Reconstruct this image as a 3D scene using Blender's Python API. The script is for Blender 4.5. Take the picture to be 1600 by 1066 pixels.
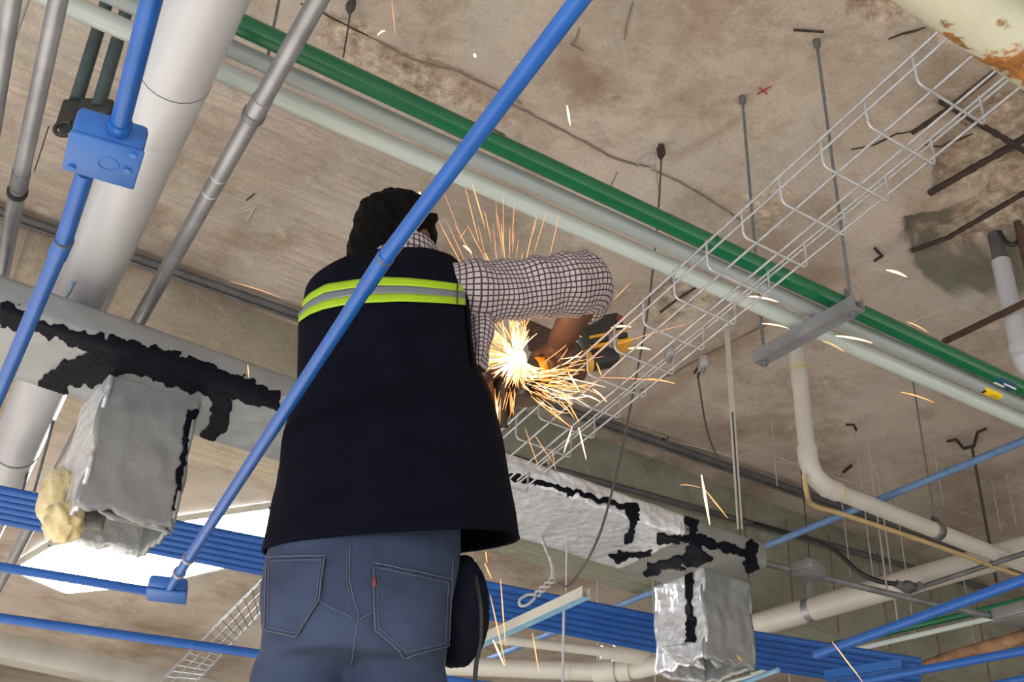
import bpy, bmesh, math, random
import numpy as np
from mathutils import Vector, Matrix
from mathutils.bvhtree import BVHTree

random.seed(7)
for _o in list(bpy.data.objects):
    bpy.data.objects.remove(_o)
SC = bpy.context.scene
COL = SC.collection

# ------------------------------------------------------------------ camera
FPX, CX, CY = 1950.0, 800.0, 533.0          # focal length in pixels of the 1600 x 1066 frame
PITCH = math.radians(32.7)
ROLL = 0.045
CAMZ = 1.55
AZ = math.radians(57.0)                     # heading of the lens from the +X run of the pipes
FH = Vector((math.cos(AZ), math.sin(AZ), 0))
RH = Vector((math.sin(AZ), -math.cos(AZ), 0))
ZU = Vector((0, 0, 1))
CAM = Vector((0, 0, CAMZ))
FW = FH * math.cos(PITCH) + ZU * math.sin(PITCH)
U0 = ZU * math.cos(PITCH) - FH * math.sin(PITCH)
CR = (RH + U0 * ROLL).normalized()
CU = (U0 - RH * ROLL).normalized()
cd = bpy.data.cameras.new('camera')
cd.sensor_fit = 'HORIZONTAL'
cd.sensor_width = 36.0
cd.lens = 36.0 * FPX / 1600.0
cd.clip_start = 0.05
cd.clip_end = 200
cam = bpy.data.objects.new('camera', cd)
COL.objects.link(cam)
m3 = Matrix((CR, CU, -FW)).transposed()
cam.matrix_world = Matrix.Translation(CAM) @ m3.to_4x4()
SC.camera = cam

# ------------------------------------------------------------------ light and exposure
SC.view_settings.view_transform = 'Standard'
SC.view_settings.look = 'None'
SC.view_settings.gamma = 1.0
SC.view_settings.use_curve_mapping = False
SC.view_settings.exposure = 1.2
W = bpy.data.worlds.new('world')
SC.world = W
W.use_nodes = True
W.node_tree.nodes['Background'].inputs[0].default_value = (0.93, 0.97, 1.0, 1)
W.node_tree.nodes['Background'].inputs[1].default_value = 0.36

def area_light(name, loc, target, size, size_y, energy, color):
    d = bpy.data.lights.new(name, 'AREA')
    d.shape = 'RECTANGLE'
    d.size = size; d.size_y = size_y
    d.energy = energy; d.color = color
    o = bpy.data.objects.new(name, d)
    COL.objects.link(o)
    o.location = loc
    o.rotation_euler = (Vector(target) - Vector(loc)).to_track_quat('-Z', 'Y').to_euler()
    return o
# sunlight falling through the open side behind the camera on to the floor, which throws it up at the ceiling
sd = bpy.data.lights.new('sun', 'SUN'); sd.energy = 13.5; sd.angle = math.radians(1.0); sd.color = (1.0, 0.95, 0.87)
so = bpy.data.objects.new('sun', sd); COL.objects.link(so)
so.rotation_euler = Vector((0.74, 0.36, -0.60)).to_track_quat('-Z', 'Y').to_euler()
# fill lamp added for pipe highlights, behind and to the left of the camera
area_light('left_fill', FH * -2.6 + RH * -2.8 + ZU * 1.5, FH * 2.2 + RH * -0.6 + ZU * 4.4, 3.2, 2.0, 60, (0.95, 0.97, 1.0))

# ------------------------------------------------------------------ projection helpers (H = height above the lens)
def ray(px, py):
    return FW + CR * ((px - CX) / FPX) - CU * ((py - CY) / FPX)
def P(px, py, H):                            # the point at height H seen at a pixel
    d = ray(px, py)
    return CAM + d * (H / d.z)
def Pf(px, py, F):                           # the point at forward distance F seen at a pixel
    d = ray(px, py)
    return CAM + d * (F / d.dot(FH))
def depth(p):
    return (Vector(p) - CAM).dot(FW)
def wid(p, px):                              # true size of px pixels at p
    return px * depth(p) / FPX
def zat(p, px, py):                          # height along the plumb line through p that shows at image row py
    d = ray(px, py)
    return CAMZ + d.z * ((Vector(p) - CAM).dot(FH) / d.dot(FH))

# ------------------------------------------------------------------ object helpers
def tag(o, label=None, cat=None, group=None, kind=None):
    if label: o['label'] = label
    if cat: o['category'] = cat
    if group: o['group'] = group
    if kind: o['kind'] = kind
    return o
def link(name, me, mat=None, parent=None, smooth=True, angle=40):
    if mat is not None:
        me.materials.clear(); me.materials.append(mat)
    o = bpy.data.objects.new(name, me)
    COL.objects.link(o)
    if smooth and len(me.polygons):
        me.polygons.foreach_set('use_smooth', [True] * len(me.polygons))
        try: me.set_sharp_from_angle(angle=math.radians(angle))
        except Exception: pass
    if parent is not None:
        o.parent = parent
        o.matrix_parent_inverse = parent.matrix_world.inverted()
    return o
def recenter(me):
    n = len(me.vertices)
    co = np.empty(n * 3, dtype=np.float64); me.vertices.foreach_get('co', co)
    co = co.reshape(-1, 3)
    c = (co.min(0) + co.max(0)) / 2
    co -= c
    me.vertices.foreach_set('co', co.ravel()); me.update()
    return Vector(c)
def wloc(o):
    return o.location + (wloc(o.parent) if o.parent is not None else Vector((0, 0, 0)))
def build(name, verts, faces, mat, parent=None, smooth=True, angle=40, uvs=None):
    me = bpy.data.meshes.new(name)
    me.from_pydata([tuple(v) for v in verts], [], faces)
    if uvs is not None:
        l = me.uv_layers.new(name='UVMap')
        for lp in me.loops:
            l.data[lp.index].uv = uvs[lp.vertex_index]
    c = recenter(me)
    o = link(name, me, mat, None, smooth, angle)
    o.location = c
    if parent is not None:
        o.parent = parent
        o.location = c - wloc(parent)
    return o
def empty(name, loc, label=None, cat=None, group=None):
    o = bpy.data.objects.new(name, None)
    COL.objects.link(o)
    o.location = loc
    o.empty_display_size = 0.05
    tag(o, label, cat, group)
    return o

def frames(pts):
    pts = [Vector(p) for p in pts]
    n = len(pts)
    T = []
    for i in range(n):
        a = pts[max(i - 1, 0)]; b = pts[min(i + 1, n - 1)]
        t = (b - a)
        if t.length < 1e-9: t = Vector((0, 0, 1))
        T.append(t.normalized())
    ref = ZU if abs(T[0].z) < 0.9 else Vector((1, 0, 0))
    N = (ref - T[0] * ref.dot(T[0])).normalized()
    out = []
    for i in range(n):
        N = (N - T[i] * N.dot(T[i]))
        N = N.normalized() if N.length > 1e-9 else T[i].orthogonal().normalized()
        out.append((pts[i], T[i], N, T[i].cross(N)))
    return out
def tube_data(pts, r, n=12, caps=True, V=None, Fc=None, hollow=0.0):
    V = [] if V is None else V
    Fc = [] if Fc is None else Fc
    fr = frames(pts)
    rs = r if isinstance(r, (list, tuple)) else [r] * len(fr)
    b = len(V)
    for (p, t, N, B), rr in zip(fr, rs):
        for k in range(n):
            a = 2 * math.pi * k / n
            V.append(p + N * (rr * math.cos(a)) + B * (rr * math.sin(a)))
    m = len(fr)
    for i in range(m - 1):
        for k in range(n):
            k2 = (k + 1) % n
            Fc.append((b + i * n + k, b + (i + 1) * n + k, b + (i + 1) * n + k2, b + i * n + k2))
    if caps:
        Fc.append(tuple(b + k for k in range(n)))
        Fc.append(tuple(b + (m - 1) * n + k for k in reversed(range(n))))
    return V, Fc
def tube(name, pts, r, mat, parent=None, n=12, angle=50):
    V, Fc = tube_data(pts, r, n)
    return build(name, V, Fc, mat, parent, True, angle)
def box_data(c, ax, ay, az, sx, sy, sz, V=None, Fc=None, bev=0.0):
    V = [] if V is None else V
    Fc = [] if Fc is None else Fc
    bm = bmesh.new()
    bmesh.ops.create_cube(bm, size=1.0)
    bmesh.ops.scale(bm, vec=(sx, sy, sz), verts=bm.verts)
    if bev > 0:
        bmesh.ops.bevel(bm, geom=bm.edges[:], offset=bev, segments=2, affect='EDGES', profile=0.5)
    M = Matrix((ax, ay, az)).transposed()
    b = len(V)
    bm.verts.index_update()
    for v in bm.verts: V.append(Vector(c) + M @ v.co)
    for f in bm.faces: Fc.append(tuple(b + v.index for v in f.verts))
    bm.free()
    return V, Fc
def box(name, c, ax, ay, az, sx, sy, sz, mat, parent=None, bev=0.0):
    V, Fc = box_data(c, ax, ay, az, sx, sy, sz, bev=bev)
    return build(name, V, Fc, mat, parent, True, 30)
def bez(pts, n=8):                           # Catmull-Rom smoothing of a polyline
    pts = [Vector(p) for p in pts]
    if len(pts) < 3: return pts
    out = []
    for i in range(len(pts) - 1):
        p0 = pts[max(i - 1, 0)]; p1 = pts[i]; p2 = pts[i + 1]; p3 = pts[min(i + 2, len(pts) - 1)]
        for k in range(n):
            t = k / n
            out.append(0.5 * ((2 * p1) + (p2 - p0) * t + (2 * p0 - 5 * p1 + 4 * p2 - p3) * t * t + (3 * p1 - p0 - 3 * p2 + p3) * t ** 3))
    out.append(pts[-1])
    return out
def lerp(a, b, t): return a + (b - a) * t

# numpy value noise -------------------------------------------------
def vnoise(x, y, seed=0):
    xi = np.floor(x).astype(np.int64); yi = np.floor(y).astype(np.int64)
    xf = x - xi; yf = y - yi
    def h(a, b):
        n = (a * 374761393 + b * 668265263 + seed * 982451653) & 0x7fffffff
        n = ((n ^ (n >> 13)) * 1274126177) & 0x7fffffff
        return ((n ^ (n >> 16)) & 0xffff) / 65535.0
    u = xf * xf * (3 - 2 * xf); v = yf * yf * (3 - 2 * yf)
    return (h(xi, yi) * (1 - u) + h(xi + 1, yi) * u) * (1 - v) + (h(xi, yi + 1) * (1 - u) + h(xi + 1, yi + 1) * u) * v
def fbm(x, y, o=4, seed=0):
    s = 0; a = 0.5
    for i in range(o):
        s = s + a * vnoise(x, y, seed + i); x = x * 2.03; y = y * 2.03; a *= 0.5
    return s

# ------------------------------------------------------------------ materials
def mat_new(name):
    m = bpy.data.materials.new(name); m.use_nodes = True
    nt = m.node_tree
    return m, nt, nt.nodes['Principled BSDF']
def ramp(nt, fac, stops):
    r = nt.nodes.new('ShaderNodeValToRGB')
    el = r.color_ramp.elements
    while len(el) < len(stops): el.new(0.5)
    for e, (p, c) in zip(el, stops):
        e.position = p; e.color = (*c, 1)
    nt.links.new(fac, r.inputs[0])
    return r.outputs[0]
def noise(nt, scale, detail=6, rough=0.6, vec=None, scl=None, coord='Object'):
    tc = nt.nodes.new('ShaderNodeTexCoord')
    n = nt.nodes.new('ShaderNodeTexNoise')
    n.inputs['Scale'].default_value = scale
    n.inputs['Detail'].default_value = detail
    n.inputs['Roughness'].default_value = rough
    src = tc.outputs[coord]
    if scl is not None:
        mp = nt.nodes.new('ShaderNodeMapping'); mp.inputs['Scale'].default_value = scl
        nt.links.new(src, mp.inputs[0]); src = mp.outputs[0]
    nt.links.new(src, n.inputs['Vector'])
    return n.outputs[0]
def mix(nt, fac, a, b, mode='MIX'):
    mx = nt.nodes.new('ShaderNodeMix'); mx.data_type = 'RGBA'; mx.blend_type = mode
    for s, v in ((mx.inputs[0], fac), (mx.inputs[6], a), (mx.inputs[7], b)):
        if hasattr(v, 'links'): nt.links.new(v, s)
        elif isinstance(v, tuple): s.default_value = (*v, 1)
        else: s.default_value = v
    return mx.outputs[2]
def bump(nt, bs, h, strength=0.3, dist=0.01):
    b = nt.nodes.new('ShaderNodeBump'); b.inputs['Strength'].default_value = strength; b.inputs['Distance'].default_value = dist
    nt.links.new(h, b.inputs['Height']); nt.links.new(b.outputs[0], bs.inputs['Normal'])
def simple(name, c1, c2=None, rough=0.5, metal=0.0, scale=12, bmp=0.0, bscale=60, rough2=None, coat=0.0, scl=None):
    m, nt, bs = mat_new(name)
    bs.inputs['Roughness'].default_value = rough
    bs.inputs['Metallic'].default_value = metal
    if coat: bs.inputs['Coat Weight'].default_value = coat
    if c2 is None: c2 = tuple(c * 0.85 for c in c1)
    n = noise(nt, scale, 6, 0.6, scl=scl)
    nt.links.new(ramp(nt, n, [(0.35, c2), (0.65, c1)]), bs.inputs['Base Color'])
    if rough2 is not None:
        mr = nt.nodes.new('ShaderNodeMapRange'); mr.inputs[1].default_value = 0.3; mr.inputs[2].default_value = 0.7
        mr.inputs[3].default_value = rough; mr.inputs[4].default_value = rough2
        nt.links.new(n, mr.inputs[0]); nt.links.new(mr.outputs[0], bs.inputs['Roughness'])
    if name in ('black_hair', 'navy_black_fabric', 'black_canvas', 'blue_denim', 'black_mastic'): bs.inputs['Specular IOR Level'].default_value = 0.06
    if bmp: bump(nt, bs, noise(nt, bscale, 4, 0.6), bmp, 0.004)
    return m
def emis(name, col, strength):
    m, nt, bs = mat_new(name)
    bs.inputs['Base Color'].default_value = (0, 0, 0, 1)
    bs.inputs['Emission Color'].default_value = (*col, 1)
    bs.inputs['Emission Strength'].default_value = strength
    return m
M = {}
M['blue'] = simple('blue_paint', (0.018, 0.095, 0.36), (0.014, 0.08, 0.31), 0.24, 0, 18, 0.08, 300)
M['blue'].node_tree.nodes['Principled BSDF'].inputs['Specular IOR Level'].default_value = 0.35
M['blue_box'] = simple('blue_box_paint', (0.02, 0.11, 0.38), (0.017, 0.095, 0.34), 0.4, 0, 10, 0.1, 120)
M['blue_dusty'] = simple('dusty_blue_paint', (0.12, 0.22, 0.40), (0.07, 0.15, 0.30), 0.55, 0, 20)
M['blue_pale'] = simple('pale_blue_paint', (0.25, 0.42, 0.55), (0.15, 0.32, 0.50), 0.5, 0, 14)
M['steel'] = simple('galvanised_steel', (0.34, 0.34, 0.36), (0.24, 0.24, 0.26), 0.36, 0.55, 9, 0.05, 200)
M['steel_dark'] = simple('dull_steel', (0.20, 0.20, 0.21), (0.12, 0.12, 0.13), 0.5, 0.45, 14)
M['conduit_dark'] = simple('dark_conduit', (0.11, 0.11, 0.115), (0.075, 0.075, 0.08), 0.5, 0.2, 14)
M['zinc'] = simple('zinc_wire', (0.52, 0.52, 0.54), (0.38, 0.38, 0.40), 0.33, 0.55, 30)
M['rod'] = simple('threaded_rod_zinc', (0.22, 0.25, 0.27), (0.13, 0.15, 0.165), 0.45, 0.5, 60)
M['wire_pale'] = simple('pale_wire', (0.42, 0.41, 0.40), None, 0.5, 0.2, 30)
M['wire_dark'] = simple('dark_wire', (0.05, 0.05, 0.05), None, 0.6, 0, 30)
M['pvc'] = simple('white_pvc', (0.43, 0.43, 0.455), (0.40, 0.40, 0.42), 0.28, 0, 4, 0.02, 60)
M['pvc_old'] = simple('cream_pvc', (0.55, 0.52, 0.47), (0.49, 0.46, 0.41), 0.36, 0, 5)
M['pvc_mint'] = simple('white_painted_pipe', (0.46, 0.51, 0.49), (0.43, 0.475, 0.46), 0.25, 0, 5)
M['pvc_grey'] = simple('grey_white_pipe', (0.29, 0.32, 0.32), (0.265, 0.295, 0.295), 0.3, 0, 5)
M['green'] = simple('green_paint', (0.004, 0.115, 0.045), (0.004, 0.10, 0.04), 0.25, 0, 6)
M['teal'] = simple('dark_teal_conduit', (0.045, 0.075, 0.08), (0.03, 0.055, 0.06), 0.5, 0, 20)
M['black'] = simple('black_plastic', (0.012, 0.012, 0.013), (0.02, 0.02, 0.02), 0.5, 0, 20)
M['mastic'] = simple('black_mastic', (0.003, 0.0035, 0.007), (0.006, 0.006, 0.011), 0.5, 0, 30, 0.5, 90)
M['rust'] = simple('rusty_iron', (0.10, 0.045, 0.025), (0.035, 0.02, 0.015), 0.8, 0, 40, 0.4, 120)
M['rebar'] = simple('exposed_rebar', (0.022, 0.014, 0.012), (0.05, 0.028, 0.018), 0.85, 0, 60, 0.5, 200)
M['tan'] = simple('tan_hose', (0.50, 0.36, 0.18), (0.40, 0.28, 0.14), 0.45, 0, 12)
M['yellow'] = simple('yellow_plastic', (0.72, 0.36, 0.02), (0.6, 0.28, 0.02), 0.4, 0, 20)
M['lime'] = simple('lime_reflective', (0.31, 0.50, 0.004), (0.28, 0.45, 0.004), 0.45, 0, 60)
M['silver'] = simple('silver_reflective', (0.17, 0.20, 0.225), (0.145, 0.17, 0.19), 0.35, 0.2, 120)
M['red'] = simple('red_plastic', (0.16, 0.025, 0.025), None, 0.4, 0, 20)
M['sticker_y'] = simple('yellow_sticker', (0.80, 0.55, 0.01), None, 0.5, 0, 20)
M['sticker_w'] = simple('white_sticker', (0.75, 0.78, 0.8), None, 0.5, 0, 20)
M['sticker_b'] = simple('navy_sticker', (0.01, 0.06, 0.12), None, 0.5, 0, 20)
M['foam'] = simple('yellow_foam', (0.72, 0.62, 0.40), (0.55, 0.42, 0.20), 0.9, 0, 25, 1.0, 60)
M['skin'] = simple('skin', (0.075, 0.034, 0.021), (0.05, 0.023, 0.014), 0.5, 0, 12, 0.15, 160)
M['hair'] = simple('black_hair', (0.0016, 0.0014, 0.0013), (0.004, 0.0034, 0.003), 0.55, 0, 60, 0.9, 170, scl=(1, 1, 0.3))
M['vest'] = simple('navy_black_fabric', (0.0035, 0.0045, 0.010), (0.0025, 0.003, 0.007), 0.85, 0, 14, 0.15, 400)
M['pouch'] = simple('black_canvas', (0.004, 0.005, 0.012), (0.008, 0.009, 0.015), 0.85, 0, 20, 0.2, 300)
M['thread'] = simple('pale_stitching', (0.10, 0.115, 0.15), None, 0.8, 0, 60)
M['boot'] = simple('brown_boot', (0.06, 0.035, 0.02), None, 0.6, 0, 20)
M['plank'] = simple('scaffold_plank', (0.35, 0.25, 0.15), (0.22, 0.15, 0.09), 0.8, 0, 6, 0.3, 50, scl=(1, 12, 12))
M['cream'] = simple('cream_paint', (0.55, 0.52, 0.46), (0.42, 0.39, 0.34), 0.6, 0, 3)
M['grey_panel'] = simple('grey_sheet_metal', (0.22, 0.22, 0.22), (0.15, 0.15, 0.15), 0.5, 0.3, 6)
M['spark_hot'] = emis('spark_white_hot', (1.0, 0.56, 0.26), 2.0)
M['spark'] = emis('spark_orange', (1.0, 0.36, 0.11), 1.05)
M['spark_dim'] = emis('spark_thin', (1.0, 0.42, 0.18), 0.6)
M['bright_patch'] = emis('bright_patch_glow', (0.80, 0.92, 1.0), 26.0)  # emission that stands for the bright patch of light on the slab

def foil_mat(name, c1, c2, rough, bstr, scale):
    m, nt, bs = mat_new(name)
    bs.inputs['Metallic'].default_value = 0.55
    n = noise(nt, scale, 5, 0.65)
    nt.links.new(ramp(nt, n, [(0.3, c2), (0.7, c1)]), bs.inputs['Base Color'])
    bs.inputs['Roughness'].default_value = rough
    tc = nt.nodes.new('ShaderNodeTexCoord')
    v = nt.nodes.new('ShaderNodeTexVoronoi'); v.inputs['Scale'].default_value = scale * 3.5
    nt.links.new(tc.outputs['Object'], v.inputs['Vector'])
    ad = nt.nodes.new('ShaderNodeMath'); ad.operation = 'ADD'
    nt.links.new(v.outputs['Distance'], ad.inputs[0]); nt.links.new(noise(nt, scale * 2, 6, 0.7), ad.inputs[1])
    bump(nt, bs, ad.outputs[0], bstr, 0.02)
    return m
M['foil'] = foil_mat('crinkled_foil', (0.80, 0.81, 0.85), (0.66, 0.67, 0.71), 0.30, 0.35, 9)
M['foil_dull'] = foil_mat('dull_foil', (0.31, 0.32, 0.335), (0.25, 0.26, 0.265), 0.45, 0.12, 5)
M['duct_board'] = simple('grey_duct_wrap', (0.23, 0.23, 0.22), (0.17, 0.17, 0.165), 0.6, 0.2, 5, 0.15, 40)

# rusty cream painted pipe
m, nt, bs = mat_new('cream_paint_with_rust')
n1 = noise(nt, 9, 8, 0.72)
c = ramp(nt, noise(nt, 3, 5, 0.6), [(0.35, (0.38, 0.36, 0.26)), (0.65, (0.48, 0.47, 0.37))])
r_ = ramp(nt, noise(nt, 30, 6, 0.7), [(0.3, (0.09, 0.03, 0.01)), (0.7, (0.42, 0.17, 0.03))])
fac = ramp(nt, n1, [(0.535, (0, 0, 0)), (0.58, (1, 1, 1))])
nt.links.new(mix(nt, fac, c, r_), bs.inputs['Base Color'])
bs.inputs['Roughness'].default_value = 0.6
bump(nt, bs, n1, 0.4, 0.01)
M['rusty_cream'] = m
# rusty brown pipe
m, nt, bs = mat_new('rusty_brown_pipe')
c = ramp(nt, noise(nt, 7, 8, 0.7), [(0.35, (0.12, 0.055, 0.03)), (0.55, (0.32, 0.17, 0.09)), (0.68, (0.45, 0.36, 0.27))])
nt.links.new(c, bs.inputs['Base Color']); bs.inputs['Roughness'].default_value = 0.8
M['rusty_pipe'] = m

# jeans
m, nt, bs = mat_new('blue_denim')
c = ramp(nt, noise(nt, 7, 6, 0.6), [(0.35, (0.014, 0.024, 0.056)), (0.7, (0.032, 0.049, 0.100))])
nt.links.new(c, bs.inputs['Base Color']); bs.inputs['Roughness'].default_value = 0.9
bump(nt, bs, noise(nt, 420, 2, 0.5), 0.25, 0.002)
M['denim'] = m

# plaid shirt by UV (u around the sleeve, v along it, both in metres)
m, nt, bs = mat_new('checked_cotton')
uv = nt.nodes.new('ShaderNodeUVMap')
sp = nt.nodes.new('ShaderNodeSeparateXYZ'); nt.links.new(uv.outputs[0], sp.inputs[0])
def lines(sock, period, width):
    a = nt.nodes.new('ShaderNodeMath'); a.operation = 'DIVIDE'; nt.links.new(sock, a.inputs[0]); a.inputs[1].default_value = period
    b = nt.nodes.new('ShaderNodeMath'); b.operation = 'FRACT'; nt.links.new(a.outputs[0], b.inputs[0])
    c_ = nt.nodes.new('ShaderNodeMath'); c_.operation = 'LESS_THAN'; nt.links.new(b.outputs[0], c_.inputs[0]); c_.inputs[1].default_value = width
    return c_.outputs[0]
lx = lines(sp.outputs[0], 0.0098, 0.25); ly = lines(sp.outputs[1], 0.0098, 0.25)
mx = nt.nodes.new('ShaderNodeMath'); mx.operation = 'MAXIMUM'; nt.links.new(lx, mx.inputs[0]); nt.links.new(ly, mx.inputs[1])
base = ramp(nt, noise(nt, 8, 3, 0.5), [(0.3, (0.35, 0.295, 0.30)), (0.7, (0.43, 0.37, 0.375))])
nt.links.new(mix(nt, mx.outputs[0], base, (0.035, 0.02, 0.035)), bs.inputs['Base Color'])
bs.inputs['Roughness'].default_value = 0.85
M['plaid'] = m

# concrete; vertex attributes carry the shape of broken and damp places
def concrete(name, cols, streak=True, attr=False, scale=1.0, bstr=0.6):
    m, nt, bs = mat_new(name)
    big = noise(nt, 0.9 * scale, 8, 0.62)
    c = ramp(nt, big, [(0.32, cols[0]), (0.5, cols[1]), (0.68, cols[2])])
    if streak:
        s = noise(nt, 2.2, 7, 0.7, scl=(0.55, 9.0, 1.0))
        sf = ramp(nt, s, [(0.36, (0.75, 0.75, 0.75)), (0.58, (0, 0, 0))])
        s2 = noise(nt, 7.0, 6, 0.75, scl=(0.6, 7.0, 1.0))
        sf2 = ramp(nt, s2, [(0.34, (0.8, 0.8, 0.8)), (0.50, (0, 0, 0))])
        if attr:
            ga_ = nt.nodes.new('ShaderNodeAttribute'); ga_.attribute_name = 'grain'
            sf = mix(nt, ga_.outputs['Fac'], (0.0, 0.0, 0.0), sf); sf2 = mix(nt, ga_.outputs['Fac'], (0.0, 0.0, 0.0), sf2)
        c = mix(nt, sf, c, tuple(x * 0.70 for x in cols[1]))
        c = mix(nt, sf2, c, tuple(x * 0.66 for x in cols[1]))
    md_ = noise(nt, 2.6, 9, 0.7)
    c = mix(nt, ramp(nt, md_, [(0.30, (0.8, 0.8, 0.8)), (0.50, (0, 0, 0))]), c, (cols[0][0] * 0.92, cols[0][1] * 0.86, cols[0][2] * 0.8))
    gy_ = noise(nt, 1.4, 8, 0.68, scl=(1.3, 1.0, 1.0))
    c = mix(nt, ramp(nt, gy_, [(0.52, (0, 0, 0)), (0.70, (0.6, 0.6, 0.6))]), c, (cols[2][0] * 0.78, cols[2][0] * 0.76, cols[2][0] * 0.68))
    sp_ = noise(nt, 26, 6, 0.75)
    c = mix(nt, ramp(nt, sp_, [(0.60, (0, 0, 0)), (0.72, (0.55, 0.55, 0.55))]), c, tuple(x * 0.42 for x in cols[1]))
    fg = noise(nt, 70, 5, 0.8)
    c = mix(nt, 0.55, c, mix(nt, fg, (0.35, 0.33, 0.31), (1.65, 1.65, 1.65)), 'MULTIPLY')
    lt = noise(nt, 5.5, 7, 0.7)
    c = mix(nt, ramp(nt, lt, [(0.58, (0, 0, 0)), (0.75, (0.5, 0.5, 0.5))]), c, tuple(min(1, x * 1.35) for x in cols[2]))
    h = noise(nt, 30, 8, 0.7)
    if attr:
        def at(nm):
            a = nt.nodes.new('ShaderNodeAttribute'); a.attribute_name = nm; return a.outputs['Fac']
        rough_c = ramp(nt, noise(nt, 15, 9, 0.78), [(0.34, (0.17, 0.115, 0.08)), (0.5, (0.43, 0.34, 0.265)), (0.64, (0.68, 0.59, 0.48))])
        c = mix(nt, at('spall'), c, rough_c)
        damp_c = ramp(nt, noise(nt, 6, 6, 0.6), [(0.3, (0.115, 0.11, 0.088)), (0.7, (0.19, 0.18, 0.145))])
        c = mix(nt, at('damp'), c, damp_c)
        c = mix(nt, at('brown_mark'), c, (0.24, 0.14, 0.095))
    nt.links.new(c, bs.inputs['Base Color'])
    bs.inputs['Roughness'].default_value = 0.9
    bs.inputs['Specular IOR Level'].default_value = 0.25
    bump(nt, bs, h, bstr, 0.012)
    return m
M['ceiling'] = concrete('ceiling_concrete', [(0.25, 0.19, 0.145), (0.46, 0.382, 0.322), (0.58, 0.495, 0.43)], True, True)
M['beam'] = concrete('beam_concrete', [(0.25, 0.255, 0.205), (0.33, 0.33, 0.275), (0.41, 0.40, 0.34)], True)
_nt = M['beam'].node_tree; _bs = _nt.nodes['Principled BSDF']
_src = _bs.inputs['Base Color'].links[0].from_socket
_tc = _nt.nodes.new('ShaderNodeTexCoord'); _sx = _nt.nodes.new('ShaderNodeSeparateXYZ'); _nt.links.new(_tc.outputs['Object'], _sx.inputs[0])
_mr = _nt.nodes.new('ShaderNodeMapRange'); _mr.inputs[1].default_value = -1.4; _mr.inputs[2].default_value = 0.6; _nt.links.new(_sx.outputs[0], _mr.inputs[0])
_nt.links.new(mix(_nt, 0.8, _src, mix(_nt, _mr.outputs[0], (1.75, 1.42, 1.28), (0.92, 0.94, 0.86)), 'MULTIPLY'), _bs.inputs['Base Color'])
M['wallc'] = concrete('rough_wall_concrete', [(0.20, 0.16, 0.125), (0.30, 0.25, 0.205), (0.38, 0.32, 0.27)], False)
M['floor'] = concrete('floor_concrete', [(0.30, 0.29, 0.27), (0.36, 0.35, 0.33), (0.42, 0.41, 0.39)], False)

# ================================================================== the setting
HC = 3.15                                    # underside of the slab above the lens
ZC = CAMZ + HC
def onY(px, py, Y):
    d = ray(px, py); return CAM + d * (Y / d.y)
def onX(px, py, X):
    d = ray(px, py); return CAM + d * (X / d.x)

def poly_mask(X, Y, pix, soft, jitter, seed):
    q = [P(a, b, HC) for a, b in pix]
    jx = (fbm(X * 9, Y * 9, 4, seed) - 0.47) * jitter
    jy = (fbm(X * 9 + 31, Y * 9, 4, seed + 9) - 0.47) * jitter
    x = X + jx; y = Y + jy
    inside = np.zeros(X.shape, bool); dist = np.full(X.shape, 1e9)
    n = len(q)
    for i in range(n):
        x0, y0 = q[i].x, q[i].y; x1, y1 = q[(i + 1) % n].x, q[(i + 1) % n].y
        c = (y0 > y) != (y1 > y)
        inside ^= c & (x < (x1 - x0) * (y - y0) / ((y1 - y0) or 1e-9) + x0)
        dx, dy = x1 - x0, y1 - y0
        t = np.clip(((x - x0) * dx + (y - y0) * dy) / (dx * dx + dy * dy + 1e-12), 0, 1)
        dist = np.minimum(dist, np.hypot(x - x0 - t * dx, y - y0 - t * dy))
    s = np.where(inside, dist, -dist)
    return np.clip(s / soft + 0.5, 0, 1)
def axis(a, b, fa, fb, fine, coarse):
    l = list(np.arange(a, fa, coarse)) + list(np.arange(fa, fb, fine)) + list(np.arange(fb, b + coarse, coarse))
    return np.array(l)
gx = axis(-4.0, 9.0, 0.4, 3.8, 0.0145, 0.12)
gy = axis(-4.0, 12.0, 1.15, 3.3, 0.0145, 0.12)
X, Y = np.meshgrid(gx, gy, indexing='ij')
spall = np.zeros(X.shape); damp = np.zeros(X.shape); brown_mark = np.zeros(X.shape); rec = np.zeros(X.shape)
grain = 0.15 + 0.85 * poly_mask(X, Y, [(-300, -200), (300, -200), (430, 120), (800, 290), (830, 420), (600, 560), (200, 470), (-300, 330)], 0.25, 0.3, 90)
def add_spall(pix, d, soft=0.02, jit=0.12, seed=1):
    global spall, rec
    m_ = poly_mask(X, Y, pix, soft, jit, seed); spall = np.maximum(spall, m_)
    rec = np.maximum(rec, m_ * d)
def add_damp(pix, a=1.0, soft=0.02, jit=0.12, seed=3):
    global damp
    damp = np.maximum(damp, a * poly_mask(X, Y, pix, soft, jit, seed))
def add_brown_mark(pix, a=0.6, soft=0.1, jit=0.2, seed=5):  # brown stains and narrow brown lines on the slab
    global brown_mark
    brown_mark = np.maximum(brown_mark, a * poly_mask(X, Y, pix, soft, jit, seed))
add_spall([(1300, -30), (1345, 30), (1380, 52), (1440, 40), (1500, 80), (1620, -40)], 0.06, seed=2)
add_spall([(1448, 232), (1500, 196), (1560, 150), (1640, 150), (1640, 340), (1560, 300), (1470, 312)], 0.075, seed=4)
add_spall([(1405, 345), (1470, 330), (1540, 300), (1640, 250), (1640, 400), (1500, 400), (1415, 385)], 0.07, seed=6)
add_spall([(1005, 495), (1030, 452), (1075, 428), (1128, 440), (1118, 470), (1060, 505), (1020, 512)], 0.02, jit=0.06, seed=8)
add_spall([(500, 15), (560, 30), (760, 150), (830, 220), (780, 205), (640, 140), (540, 95), (480, 60)], 0.006, jit=0.22, soft=0.05, seed=10)
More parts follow.
